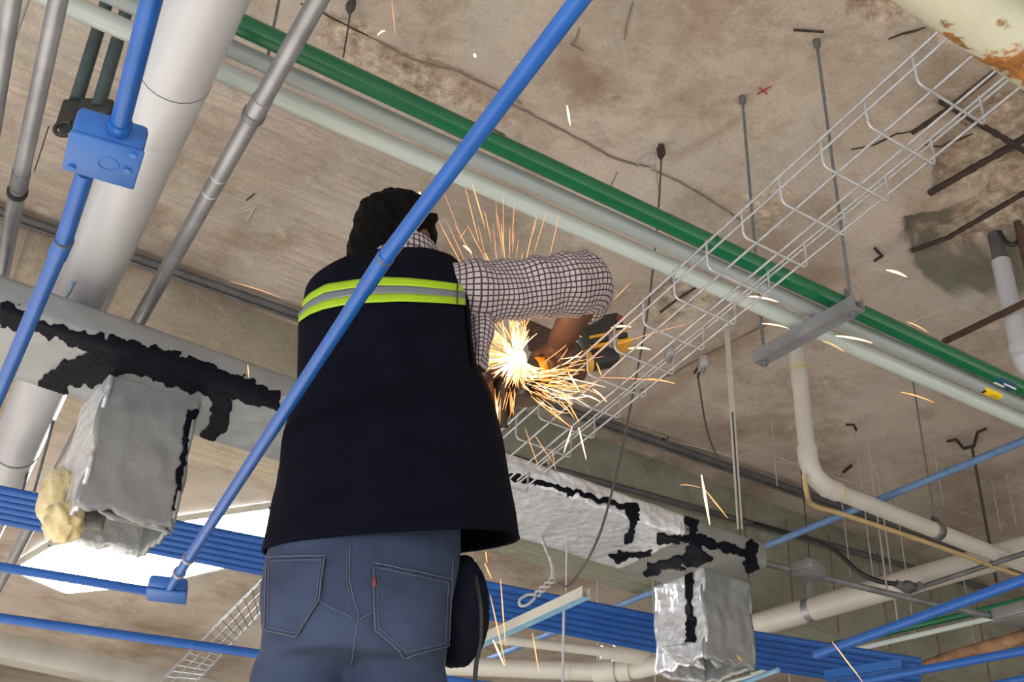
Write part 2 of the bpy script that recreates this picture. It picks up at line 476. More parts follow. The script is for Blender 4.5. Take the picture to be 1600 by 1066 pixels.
add_spall([(600, 80), (660, 85), (740, 150), (700, 160), (620, 120)], 0.012, jit=0.15, seed=12)
add_spall([(1150, 305), (1230, 300), (1235, 345), (1190, 360)], 0.006, jit=0.15, soft=0.05, seed=14)
add_damp([(1405, 352), (1440, 335), (1480, 345), (1500, 372), (1450, 368), (1420, 392)], 0.95, jit=0.08, seed=21)
add_damp([(1410, 392), (1470, 372), (1500, 400), (1560, 395), (1640, 350), (1640, 470), (1560, 455), (1480, 452), (1440, 425)], 1.0, jit=0.12, seed=22)
add_brown_mark([(850, 90), (900, 75), (960, 110), (940, 160), (870, 170)], 0.38, seed=31)
add_brown_mark([(1050, 0), (1140, -10), (1120, 60), (1060, 90)], 0.35, seed=32)
add_brown_mark([(690, 120), (800, 150), (830, 200), (760, 190)], 0.4, seed=33)
add_brown_mark([(1190, 395), (1290, 370), (1330, 420), (1260, 450)], 0.3, seed=34)
add_brown_mark([(1155, 178), (1160, 190), (1055, 255), (1048, 243)], 0.45, soft=0.05, jit=0.03, seed=35)  # narrow brown line slanting down from the rod top
add_brown_mark([(1230, 95), (1240, 105), (1165, 165), (1155, 155)], 0.3, soft=0.05, jit=0.03, seed=36)  # fainter upper stretch of the same brown line
add_brown_mark([(1130, 530), (1190, 500), (1200, 520), (1010, 640), (960, 690), (950, 665)], 0.5, soft=0.15, jit=0.1, seed=37)
add_brown_mark([(1280, 70), (1330, 80), (1340, 240), (1300, 240)], 0.3, soft=0.2, jit=0.3, seed=38)
add_brown_mark([(1400, 230), (1470, 180), (1640, 130), (1640, 420), (1400, 420)], 0.22, soft=0.2, jit=0.4, seed=39)
zz = (fbm(X * 3, Y * 3, 4, 50) - 0.47) * 0.008 + rec * (0.65 + 0.7 * fbm(X * 14, Y * 14, 4, 60)) + spall * (fbm(X * 30, Y * 30, 3, 70) - 0.45) * 0.014
nx, ny = X.shape
me = bpy.data.meshes.new('ceiling')
V = np.stack([X, Y, ZC + zz], -1).reshape(-1, 3)
i0 = (np.arange(nx - 1)[:, None] * ny + np.arange(ny - 1)[None, :]).ravel()
quads = np.stack([i0, i0 + 1, i0 + ny + 1, i0 + ny], -1)
me.vertices.add(len(V)); me.vertices.foreach_set('co', V.ravel().astype(np.float32))
me.loops.add(quads.size); me.loops.foreach_set('vertex_index', quads.ravel().astype(np.int32))
me.polygons.add(len(quads)); me.polygons.foreach_set('loop_start', (np.arange(len(quads)) * 4).astype(np.int32))
me.update(calc_edges=True)
for nm, arr in (('spall', spall), ('damp', damp), ('brown_mark', brown_mark), ('grain', grain)):
    a_ = me.attributes.new(nm, 'FLOAT', 'POINT'); a_.data.foreach_set('value', arr.ravel().astype(np.float32))
ceiling = link('ceiling', me, M['ceiling'], None, True, 80)
tag(ceiling, 'stained bare concrete ceiling slab with broken patches', None, None, 'structure')
slab = build('slab_top', *box_data((2.5, 4.0, ZC + 0.2), Vector((1, 0, 0)), Vector((0, 1, 0)), ZU, 13.2, 16.2, 0.2), M['wallc'], ceiling, False)

# cracks: thin dark gaps in the slab, each its own ragged outline
M['crack'] = simple('crack_dirt', (0.035, 0.022, 0.016), (0.07, 0.045, 0.03), 0.95, 0, 40)
M['crack_pale'] = simple('filled_joint', (0.17, 0.125, 0.09), (0.24, 0.18, 0.135), 0.95, 0, 40)
M['chalk'] = simple('pale_line', (0.55, 0.50, 0.43), (0.46, 0.41, 0.35), 0.95, 0, 20)
def crack(pix, w, mat='crack', seed=0, step=0.03, H=HC, jit=0.5):
    rng = random.Random(seed)
    pts = [P(a, b, H) for a, b in pix]
    out = []
    for a, b in zip(pts[:-1], pts[1:]):
        n = max(1, int((b - a).length / step))
        for k in range(n): out.append(lerp(a, b, k / n))
    out.append(pts[-1])
    V = []; Fc = []
    for i, p in enumerate(out):
        t = (out[min(i + 1, len(out) - 1)] - out[max(i - 1, 0)]); t.z = 0
        t = t.normalized() if t.length > 0 else Vector((1, 0, 0))
        s = Vector((-t.y, t.x, 0))
        ww = wid(p, w) * 0.5 * (0.35 + 1.3 * rng.random()) * (0.4 if i in (0, len(out) - 1) else 1)
        o_ = s * ((rng.random() - 0.5) * wid(p, w) * 2 * jit)
        for sg in (-1, 1): V.append(p + o_ + s * (sg * ww) - ZU * 0.0065)
        for sg in (1, -1): V.append(p + o_ + s * (sg * ww * 0.8) - ZU * 0.001)
        if i:
            b_ = i * 4
            for k in range(4):
                k2 = (k + 1) % 4
                Fc.append((b_ - 4 + k, b_ - 4 + k2, b_ + k2, b_ + k))
    return build('crack', V, Fc, M[mat], ceiling, False)
crack([(470, 4), (505, 19), (540, 38), (575, 55)], 2, seed=1)
crack([(575, 55), (640, 90), (720, 112), (775, 140), (815, 160)], 3, 'crack_pale', seed=2)
crack([(800, 162), (850, 188), (905, 216), (950, 242), (1000, 258)], 2.5, 'crack_pale', seed=3)
crack([(988, 2), (980, 30), (975, 62)], 1.2, 'crack_pale', seed=4)
crack([(906, 42), (900, 62), (893, 68), (912, 78)], 2, 'crack_pale', seed=5)
crack([(1000, 255), (1060, 282), (1110, 312), (1160, 345)], 2, 'crack_pale', seed=6)
crack([(185, 446), (215, 456), (280, 470), (345, 502), (400, 520), (470, 545)], 3, 'crack_pale', seed=7)
crack([(1330, 232), (1365, 226), (1400, 208), (1435, 202)], 2, seed=8)
crack([(1445, 225), (1470, 228), (1500, 216), (1520, 208)], 4, seed=9)
crack([(1388, 60), (1410, 52), (1446, 42)], 2.5, seed=10)
crack([(1150, 715), (1060, 690), (960, 655)], 2, 'chalk', seed=11)
crack([(1145, 690), (1240, 722), (1345, 758)], 2, 'chalk', seed=12)
crack([(945, 305), (958, 282), (965, 268)], 1.5, 'crack_pale', seed=13)
crack([(770, 200), (788, 210), (795, 222)], 1.5, 'crack', seed=14)
crack([(380, 330), (398, 322), (385, 345)], 1.5, 'chalk', seed=15)
crack([(1000, 610), (1130, 540), (1200, 505)], 3, 'crack_pale', seed=16)
crack([(1480, 480), (1430, 500), (1380, 530)], 1.5, 'chalk', seed=17)
crack([(385, 312), (398, 302)], 6, 'crack', seed=18, jit=0.1)
crack([(1025, 690), (1045, 682)], 5, 'crack', seed=19, jit=0.1)
M['red_mark'] = simple('red_marker', (0.42, 0.05, 0.03), None, 0.9, 0, 30)
mk = crack([(1183, 146), (1205, 133)], 1.6, 'red_mark', seed=20, jit=0.1); mk.name = 'marker_cross'
mk = crack([(1186, 135), (1199, 146)], 1.6, 'red_mark', seed=21, jit=0.1); mk.name = 'marker_cross'

# beams under the slab
def beam(name, x0, x1, y0, y1, z0, z1, mat, label):
    V, Fc = box_data(((x0 + x1) / 2, (y0 + y1) / 2, (z0 + z1) / 2), Vector((1, 0, 0)), Vector((0, 1, 0)), ZU, x1 - x0, y1 - y0, z1 - z0, bev=0.008)
    o = build(name, V, Fc, mat, None, True, 30)
    return tag(o, label, None, None, 'structure')
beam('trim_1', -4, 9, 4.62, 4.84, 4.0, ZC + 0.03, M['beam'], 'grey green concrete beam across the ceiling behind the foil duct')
beam('trim_2', -4, 9, 9.95, 10.15, 4.52, ZC + 0.03, M['cream'], 'cream painted far beam along the bottom left')
beam('trim_3', -4, 9, 10.6, 10.75, 4.30, 4.46, M['cream'], 'cream painted rail below the far beam')
tag(build('wall_far', *box_data((2.5, 11.6, 2.3), Vector((1, 0, 0)), Vector((0, 1, 0)), ZU, 13.2, 0.2, 4.9), M['wallc'], None, False), 'rough brown concrete far wall', None, None, 'structure')
tag(build('wall_right', *box_data((8.9, 4.0, 2.3), Vector((1, 0, 0)), Vector((0, 1, 0)), ZU, 0.2, 15.4, 4.9), M['wallc'], None, False), 'rough brown concrete side wall', None, None, 'structure')
tag(build('floor', *box_data((2.5, 4.0, -0.1), Vector((1, 0, 0)), Vector((0, 1, 0)), ZU, 13.2, 16.2, 0.2), M['floor'], None, False), 'plain concrete floor below the worker', None, None, 'structure')

# board joints on the near face of the beam
for px in (1160, 1225, 1290, 1365, 1440, 1510, 1575):
    a = onY(px, 760 + (px - 1160) * 0.25, 4.617); 
    V, Fc = box_data((a.x, 4.619, 4.33), Vector((1, 0, 0)), Vector((0, 1, 0)), ZU, 0.012, 0.008, 0.6)
    build('board_joint', V, Fc, M['crack_pale'], bpy.data.objects['trim_1'], False)

# glowing pane added for the bright patch of light in the far bay
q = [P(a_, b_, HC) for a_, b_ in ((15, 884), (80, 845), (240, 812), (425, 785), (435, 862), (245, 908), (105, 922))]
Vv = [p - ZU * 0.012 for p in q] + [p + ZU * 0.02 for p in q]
glow_pane = build('light_patch_1', Vv, [(6, 5, 4, 3, 2, 1, 0), tuple(range(7, 14))] + [(i, (i + 1) % 7, 7 + (i + 1) % 7, 7 + i) for i in range(7)], M['bright_patch'], None, False)
tag(glow_pane, 'overexposed patch of light on the far ceiling', None, None, 'structure')
for i in range(7):  # thin pale rim added in place of the patch's soft halo
    a, b = q[i], q[(i + 1) % 7]
    d = (b - a).normalized()
    V, Fc = box_data((a + b) / 2 - ZU * 0.02, d, ZU.cross(d), ZU, (b - a).length + 0.02, 0.03, 0.03)
    build('patch_rim', V, Fc, M['cream'], glow_pane, False)

# ================================================================== pipes
def pipe(name, label, cat, pix, H, w, mat, group=None, ext=(0.0, 0.0), n=16, wref=0, parent=None, dia=None):
    Hs = H if isinstance(H, (list, tuple)) else [H] * len(pix)
    pts = [P(a, b, h) for (a, b), h in zip(pix, Hs)]
    r = (dia or wid(pts[wref], w)) / 2
    if ext[0]: pts[0] = pts[0] + (pts[0] - pts[1]).normalized() * ext[0]
    if ext[1]: pts[-1] = pts[-1] + (pts[-1] - pts[-2]).normalized() * ext[1]
    o = tube(name, pts, r, M[mat], parent, n)
    if label: tag(o, label, cat, group)
    o['r'] = r
    return o, pts, r
def at_px(pts, px=None, py=None):            # the point of a straight run that shows at a pixel column or row
    best = None
    for a, b in zip(pts[:-1], pts[1:]):
        for k in range(401):
            p = lerp(a, b, k / 400); v = p - CAM; z = v.dot(FW)
            x = CX + FPX * v.dot(CR) / z; y = CY - FPX * v.dot(CU) / z
            e = abs(x - px) if px is not None else abs(y - py)
            if best is None or e < best[0]: best = (e, p, (b - a).normalized())
    return best[1], best[2]
def sleeve(o, pts, r, px=None, py=None, L=0.06, k=1.12, mat=None, name='coupling', lip=True):
    p, d = at_px(pts, px, py)
    rr = r * k
    prof = [(-L / 2, rr * 0.985), (-L / 2 + 0.003, rr), (L / 2 - 0.003, rr), (L / 2, rr * 0.985)]
    return tube(name, [p + d * a for a, _ in prof], [b for _, b in prof], mat or o.data.materials[0], o, 20, 30)

# --- left cluster
o, pts, r = pipe('steel_conduit', 'thick grey conduit in the top left corner', 'conduit', [(19, 0), (-4, 150)], 1.9, 30, 'steel', ext=(1.0, 0.8))
o, pts, r = pipe('steel_conduit', 'grey conduit with a dark coupling left of the blue junction box', 'conduit', [(91, 0), (34, 266), (0, 440)], 1.9, 31, 'steel', ext=(1.0, 1.0))
sleeve(o, pts, r, py=280, L=0.07, k=1.1, mat=M['steel_dark'])
sleeve(o, pts, r, py=300, L=0.015, k=1.25, mat=M['black'], name='clamp_ring')
pvc, pvc_pts, pvc_r = pipe('drain_pipe', 'large white drain pipe running up the left side', 'pipe', [(322, 0), (112, 498), (0, 757)], 1.9, 122, 'pvc', ext=(1.2, 1.0), n=40)
sleeve(pvc, pvc_pts, pvc_r, py=155, L=0.19, k=1.025, mat=M['pvc'])
sleeve(pvc, pvc_pts, pvc_r, py=113, L=0.006, k=1.035, mat=M['conduit_dark'], name='joint_ring')
sleeve(pvc, pvc_pts, pvc_r, py=698, L=0.012, k=1.03, mat=M['conduit_dark'], name='hanger_band')
stc, stc_pts, stc_r = pipe('steel_conduit', 'galvanised steel conduit beside the white drain pipe', 'conduit', [(497, 0), (203, 525), (22, 870)], 1.9, 33, 'steel', ext=(1.0, 0.6), n=24)
sleeve(stc, stc_pts, stc_r, py=168, L=0.06, k=1.13, mat=M['steel'])
sleeve(stc, stc_pts, stc_r, py=180, L=0.02, k=1.25, mat=M['steel_dark'], name='set_screw_ring')
sleeve(stc, stc_pts, stc_r, py=275, L=0.006, k=1.02, mat=M['pvc'], name='tape_mark')
sleeve(stc, stc_pts, stc_r, py=300, L=0.006, k=1.02, mat=M['pvc'], name='tape_mark')

# two dark conduit drops with a black clamp, behind the blue box
drop = empty('conduit_drop', Pf(135, 160, 2.35), 'pair of dark teal conduits dropping behind the blue junction box', 'conduit')
for (bx, by, tx, ty) in ((119, 158, 157, 28), (153, 168, 184, 40)):
    p = Pf(bx, by, 2.35)
    tube('conduit_stub', [p, Vector((p.x, p.y, ZC + 0.01))], wid(p, 22) / 2, M['teal'], drop, 16)
pc = Pf(112, 182, 2.36)
box('clamp_body', pc, RH, FH, ZU, 0.055, 0.04, 0.085, M['black'], drop, 0.008)
box('clamp_body', Pf(150, 172, 2.36), RH, FH, ZU, 0.09, 0.04, 0.05, M['black'], drop, 0.008)
ring = []
for k in range(13):
    a = math.radians(60 + 240 * k / 12)
    ring.append(Pf(101, 201, 2.34) + RH * (0.024 * math.cos(a)) + ZU * (0.022 * math.sin(a)))
tube('clamp_hook', ring, 0.006, M['black'], drop, 8)

# --- blue conduits and junction boxes
def junction_box(name, label, pix, H, h, mat, knock=True, cat='junction box'):
    q = [P(a, b, H) for a, b in pix]
    c = sum(q, Vector()) / 4
    ex = ((q[1] - q[0]) + (q[2] - q[3])).normalized(); ey = ZU.cross(ex).normalized()
    sx = ((q[1] - q[0]).length + (q[2] - q[3]).length) / 2; sy = ((q[3] - q[0]).length + (q[2] - q[1]).length) / 2
    root = empty(name, c, label, cat)
    box('box_body', c + ZU * (h / 2 + 0.004), ex, ey, ZU, sx * 0.97, sy * 0.97, h, mat, root, 0.008)
    box('cover_plate', c + ZU * 0.001, ex, ey, ZU, sx, sy, 0.006, mat, root, 0.0025)
    if knock:
        rr = []
        for k in range(17):
            a = 2 * math.pi * k / 16
            rr.append(c + ex * (0.014 * math.cos(a)) + ey * (0.014 * math.sin(a)) - ZU * 0.002 + ex * 0.008)
        tube('knockout_ring', rr, 0.0012, mat, root, 6)
        for sx_, sy_ in ((0.36, -0.40), (-0.38, 0.36), (0.34, 0.02)):
            p = c + ex * (sx * sx_) + ey * (sy * sy_)
            tube('screw', [p - ZU * 0.005, p + ZU * 0.004], 0.0055, M['blue_box'] if mat == M['blue_box'] else M['steel_dark'], root, 10)
    return root
junction_box('junction_box', 'square blue junction box on the left blue conduit', [(111, 206), (229, 238), (206, 297), (95, 262)], 1.12, 0.046, M['blue_box'])
o, pts, r = pipe('blue_conduit', 'blue conduit entering the junction box from the top left', 'conduit', [(239, -10), (186, 200)], 1.145, 31, 'blue', wref=1, ext=(0.8, 0.012))
p_, d_ = at_px(pts, py=186)
sleeve(o, pts, r, py=196, L=0.016, k=1.2, name='connector')
o, pts, r = pipe('blue_conduit', 'blue conduit running from the junction box to the left edge', 'conduit', [(134, 268), (99, 378), (0, 612)], 1.145, 27, 'blue', wref=1, ext=(0.0, 1.0))
sleeve(o, pts, r, py=388, L=0.05, k=1.13)
sleeve(o, pts, r, py=375, L=0.004, k=1.18, mat=M['conduit_dark'], name='coupling_rim')
o, pts, r = pipe('blue_conduit', 'long blue conduit crossing in front of the worker', 'conduit', [(905, 0), (600, 405), (264, 920)], 0.92, 33, 'blue', wref=0, ext=(0.8, 0.0), n=24)
sleeve(o, pts, r, py=425, L=0.085, k=1.1)
sleeve(o, pts, r, py=402, L=0.004, k=1.14, mat=M['conduit_dark'], name='coupling_rim')
sleeve(o, pts, r, py=872, L=0.01, k=1.3, mat=M['steel'], name='strap')
sleeve(o, pts, r, py=895, L=0.01, k=1.3, mat=M['steel'], name='strap')
junction_box('junction_box', 'small blue junction box at the lower end of the long conduit', [(232, 920), (292, 928), (290, 944), (226, 938)], 0.91, 0.03, M['blue_box'], False)
pipe('blue_conduit', 'blue conduit from the left edge into the small junction box', 'conduit', [(0, 886), (232, 924)], 0.925, 15, 'blue', ext=(0.8, 0.0))
pipe('blue_conduit', 'lowest blue conduit at the bottom left', 'conduit', [(0, 966), (440, 1027)], 1.15, 15, 'blue', ext=(0.8, 0.9))

# --- bundle of blue conduits far behind
G = 'parallel blue conduits behind the worker'
names_b = ['uppermost', 'second', 'third', 'fourth', 'fifth', 'lowest']
for k in range(6):
    f = k / 5
    a = (0, 765 + 48 * f); b = (1060, 972 + 50 * f)
    pipe('blue_conduit', names_b[k] + ' conduit of the blue bundle passing behind the foil boxes', 'conduit', [a, b, (1420, 1030 + 46 * f)], 1.62, 10.6, 'blue', G, ext=(0.8, 0.05), wref=1)

# --- long run of green and white pipes on a trapeze hanger
gp, gp_pts, gp_r = pipe('green_pipe', 'dark green pipe of the long run on the trapeze hanger', 'pipe', [(375, 38), (1340, 487)], 2.15, 27.5, 'green', ext=(2.5, 3.2), n=24, wref=1)
w1, w1_pts, w1_r = pipe('white_pipe', 'greyish white pipe in the middle between green pipe and outer white pipe', 'pipe', [(610, 188), (1560, 615)], 2.135, 28, 'pvc_grey', ext=(2.5, 2.5), n=24)
w2, w2_pts, w2_r = pipe('white_pipe', 'outer white pipe of the long run below the green pipe', 'pipe', [(610, 227), (1560, 641)], 2.135, 31, 'pvc_mint', ext=(2.5, 2.5), n=24)
for px in (1110, 1318):
    sleeve(gp, gp_pts, gp_r, px=px, L=0.02 if px == 1318 else 0.008, k=1.06, mat=M['pvc_mint'] if px == 1318 else M['green'], name='clamp_band')
def sticker(parent, pts, r, px, L, mats, a0=-2.5, a1=-0.7):
    p, d = at_px(pts, px=px)
    side = ZU.cross(d).normalized()
    V = []; Fc = []
    n = 8
    for i in (0, 1):
        for k in range(n + 1):
            a = lerp(a0, a1, k / n)
            V.append(p + d * (L * (i - 0.5)) + (side * math.cos(a) + ZU * math.sin(a)) * (r * 1.012))
    for k in range(n): Fc.append((k, k + 1, n + 2 + k, n + 1 + k))
    return build('sticker', V, Fc, mats, parent, True)
sticker(w1, w1_pts, w1_r, 1546, 0.085, M['sticker_y'])
s_ = sticker(w1, w1_pts, w1_r * 1.01, 1534, 0.012, M['black'], -2.0, -1.2); s_.name = 'sticker_print'
for k_ in range(2):
    s_ = sticker(w1, w1_pts, w1_r * 1.01, 1552, 0.04, M['black'], -1.45 - 0.4 * k_, -1.35 - 0.4 * k_); s_.name = 'sticker_print'
sticker(gp, gp_pts, gp_r, 1566, 0.085, M['sticker_b'])
s_ = sticker(gp, gp_pts, gp_r * 1.01, 1570, 0.06, M['sticker_w'], -2.0, -1.8); s_.name = 'sticker_print'
s_ = sticker(gp, gp_pts, gp_r * 1.01, 1562, 0.05, M['sticker_w'], -1.6, -1.2); s_.name = 'sticker_print'
# trapeze
a = P(1184, 570, 2.045); b = P(1344, 482, 2.045)
d = (b - a).normalized(); s = ZU.cross(d)
tr = empty('trapeze_hanger', (a + b) / 2, 'steel strut trapeze holding the green and white pipes', 'hanger')
L_ = (b - a).length
box('strut_web', (a + b) / 2 - ZU * 0.0, d, s, ZU, L_, 0.041, 0.003, M['steel'], tr)
box('strut_flange', (a + b) / 2 + s * 0.0195 + ZU * 0.02, d, s, ZU, L_, 0.003, 0.041, M['steel'], tr)
box('strut_flange', (a + b) / 2 - s * 0.0195 + ZU * 0.02, d, s, ZU, L_, 0.003, 0.041, M['steel'], tr)
for f in (0.07, 0.93):
    p = lerp(a, b, f)
    tube('threaded_rod', [p - ZU * 0.02, Vector((p.x, p.y, ZC + 0.01))], 0.0052, M['rod'], tr, 10)
    tube('nut', [p - ZU * 0.014, p - ZU * 0.003], 0.011, M['steel_dark'], tr, 6)
    tube('nut', [Vector((p.x, p.y, ZC - 0.03)), Vector((p.x, p.y, ZC - 0.005))], 0.013, M['steel_dark'], tr, 10)
pg, dg = at_px(gp_pts, px=1316)
for sg in (-1, 1):
    box('pipe_clamp', pg + d * (sg * gp_r * 1.15) - ZU * 0.01, d, s, ZU, 0.006, 0.03, 0.085, M['steel_dark'], tr, 0.002)

# --- white drop from the outer pipe with elbow and lower run
pd = Pf(1243, 525, 4.55)
zl = zat(pd, 1268, 752)
run_end = P(1600, 884, zl - CAMZ)
dirr = (run_end - Vector((pd.x, pd.y, zl))).normalized()
corner = Vector((pd.x, pd.y, zl))
dp = empty('drain_drop', corner, 'white pipe dropping from the long run and turning right through an elbow', 'pipe')
rr = wid(corner, 27) / 2; KS = rr / 0.028
top = Vector((pd.x, pd.y, ZC + 0.01))
tube('pipe_drop', [top, corner + ZU * 0.09 * KS], rr, M['pvc_old'], dp, 24)
arc = []
for k in range(9):
    t = k / 8
    arc.append(corner + (ZU * (0.10 * (1 - t) ** 2) + dirr * (0.10 * t ** 2)) * KS)
tube('elbow', arc, rr * 1.16, M['pvc_old'], dp, 24)
tube('elbow_collar', [corner + ZU * 0.07 * KS, corner + ZU * 0.125 * KS], rr * 1.2, M['pvc_old'], dp, 24)
tube('elbow_collar', [corner + dirr * 0.07 * KS, corner + dirr * 0.125 * KS], rr * 1.2, M['pvc_old'], dp, 24)
tube('pipe_run', [corner + dirr * 0.09 * KS, run_end + dirr * 2.0], rr, M['pvc_old'], dp, 24)
M['primer'] = simple('yellow_primer', (0.62, 0.50, 0.12), (0.55, 0.45, 0.2), 0.5, 0, 30)
for z_ in (577, 602):
    zz_ = zat(pd, 1248, z_)
    tube('primer_ring', [Vector((pd.x, pd.y, zz_ - 0.006)), Vector((pd.x, pd.y, zz_ + 0.006))], rr * 1.02, M['primer'], dp, 24)
tube('collar', [Vector((pd.x, pd.y, zat(pd, 1248, 605))), Vector((pd.x, pd.y, zat(pd, 1248, 580)))], rr * 1.08, M['pvc_old'], dp, 24)
tube('primer_ring', [corner + dirr * 0.125 * KS, corner + dirr * 0.138 * KS], rr * 1.02, M['primer'], dp, 24)
# tan hose strapped under it
hz = zl - CAMZ - 0.045
hose = bez([P(1256, 742, zl - CAMZ + 0.02), P(1261, 772, hz), P(1272, 790, hz), P(1324, 806, hz), P(1455, 850, hz), P(1560, 888, hz), P(1640, 915, hz)], 6)
tag(tube('tan_hose', hose, wid(hose[0], 8) / 2, M['tan'], None, 10), 'thin tan hose running under the lower white pipe run', 'hose')
# clevis hanger on the lower run
ph, dh = at_px([corner + dirr * 0.09, run_end], px=1464)
hang = empty('clevis_hanger', ph, 'steel band hanger with rod on the lower white pipe run', 'hanger')
sd = ZU.cross(dh)
band = [ph + ZU * (rr * 1.9)] + [ph + (sd * math.cos(t) + ZU * math.sin(t)) * (rr * 1.08) for t in [math.radians(x) for x in range(60, 60 - 301, -20)]] + [ph + ZU * (rr * 1.9)]
V = []; Fc = []
for i, p in enumerate(band):
    V += [p - dh * 0.022, p + dh * 0.022]
    if i: Fc.append((2 * i - 2, 2 * i - 1, 2 * i + 1, 2 * i))
bd = build('band', V, Fc, M['steel_dark'], hang, True)
md = bd.modifiers.new('solid', 'SOLIDIFY'); md.thickness = 0.003
tube('threaded_rod', [ph + ZU * (rr * 1.8), Vector((ph.x, ph.y, ZC))], 0.004, M['rod'], hang, 8)

# --- dark conduit clipped along the slab and on the beam
pipe('ceiling_conduit', 'dark grey conduit clipped along the concrete ceiling from left to right', 'conduit', [(0, 329), (215, 403), (1250, 768)], 3.11, 10, 'conduit_dark', ext=(1.5, 3.0), wref=2)
pipe('ceiling_conduit', 'thin lighter strip running beside the dark ceiling conduit', 'conduit', [(0, 339), (215, 413), (1250, 776)], 3.115, 5, 'steel_dark', ext=(1.5, 3.0), wref=2)
a = onY(790, 712, 4.58); b = onY(1240, 836, 4.58)
tag(tube('beam_conduit', [a + (a - b) * 0.4, b + (b - a) * 0.9], wid(b, 9) / 2, M['conduit_dark'], None, 12), 'dark conduit fixed along the face of the concrete beam', 'conduit')

# ================================================================== foil duct with two drop boxes
YD0, YD1, ZD = 2.78, 3.13, 3.20
EX, EY = Vector((1, 0, 0)), Vector((0, 1, 0))
def duct_mesh(name, x0, x1, mat, parent, amp=0.004, seed=0):
    prof = []
    for (cy, cz, a0) in ((YD0 + 0.02, ZD + 0.02, 180), (YD1 - 0.02, ZD + 0.02, 270), (YD1 - 0.02, ZD + 0.07, 0), (YD0 + 0.02, ZD + 0.07, 90)):
        for k in range(4):
            a = math.radians(a0 + 30 * k); prof.append((cy + 0.02 * math.cos(a), cz + 0.02 * math.sin(a)))
    dense = []
    for i in range(len(prof)):
        a, b = prof[i], prof[(i + 1) % len(prof)]
        n = max(1, int(math.hypot(b[0] - a[0], b[1] - a[1]) / 0.025))
        for k in range(n): dense.append((a[0] + (b[0] - a[0]) * k / n, a[1] + (b[1] - a[1]) * k / n))
    nx_ = max(2, int((x1 - x0) / 0.025)); m_ = len(dense)
    DX, DJ = np.meshgrid((x0 + (x1 - x0) * np.arange(nx_ + 1) / nx_) * 13 + seed, np.arange(m_) * 0.7, indexing='ij'); DN = fbm(DX, DJ, 3, seed) - 0.45
    V = []; Fc = []
    for i in range(nx_ + 1):
        x = x0 + (x1 - x0) * i / nx_
        for j, (y, z) in enumerate(dense):
            d1 = float(DN[i, j]) * amp * 2
            sgn = 1 if z < ZD + 0.045 else -1
            V.append((x + d1 * 0.3, y + (d1 if abs(y - YD0) < 0.01 else 0), z - d1 * sgn))
    for i in range(nx_):
        for j in range(m_):
            j2 = (j + 1) % m_
            Fc.append((i * m_ + j, i * m_ + j2, (i + 1) * m_ + j2, (i + 1) * m_ + j))
    Fc.append(tuple(reversed(range(m_)))); Fc.append(tuple(nx_ * m_ + j for j in range(m_)))
    return build(name, V, Fc, mat, parent, True, 60)
duct = empty('foil_duct', (1.4, 2.955, ZD), 'flat foil wrapped air duct hung across the frame behind the worker', 'duct')
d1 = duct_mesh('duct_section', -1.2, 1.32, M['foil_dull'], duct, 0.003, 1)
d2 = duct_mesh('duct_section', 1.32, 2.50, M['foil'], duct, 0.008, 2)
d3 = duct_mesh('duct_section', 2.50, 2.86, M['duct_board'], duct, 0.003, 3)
bpy.context.view_layer.update()
def bvh_of(objs):
    V = []; Fc = []
    for o in objs:
        b = len(V); off = wloc(o)
        V += [v.co + off for v in o.data.vertices]
        Fc += [tuple(b + i for i in p.vertices) for p in o.data.polygons]
    return BVHTree.FromPolygons(V, Fc)
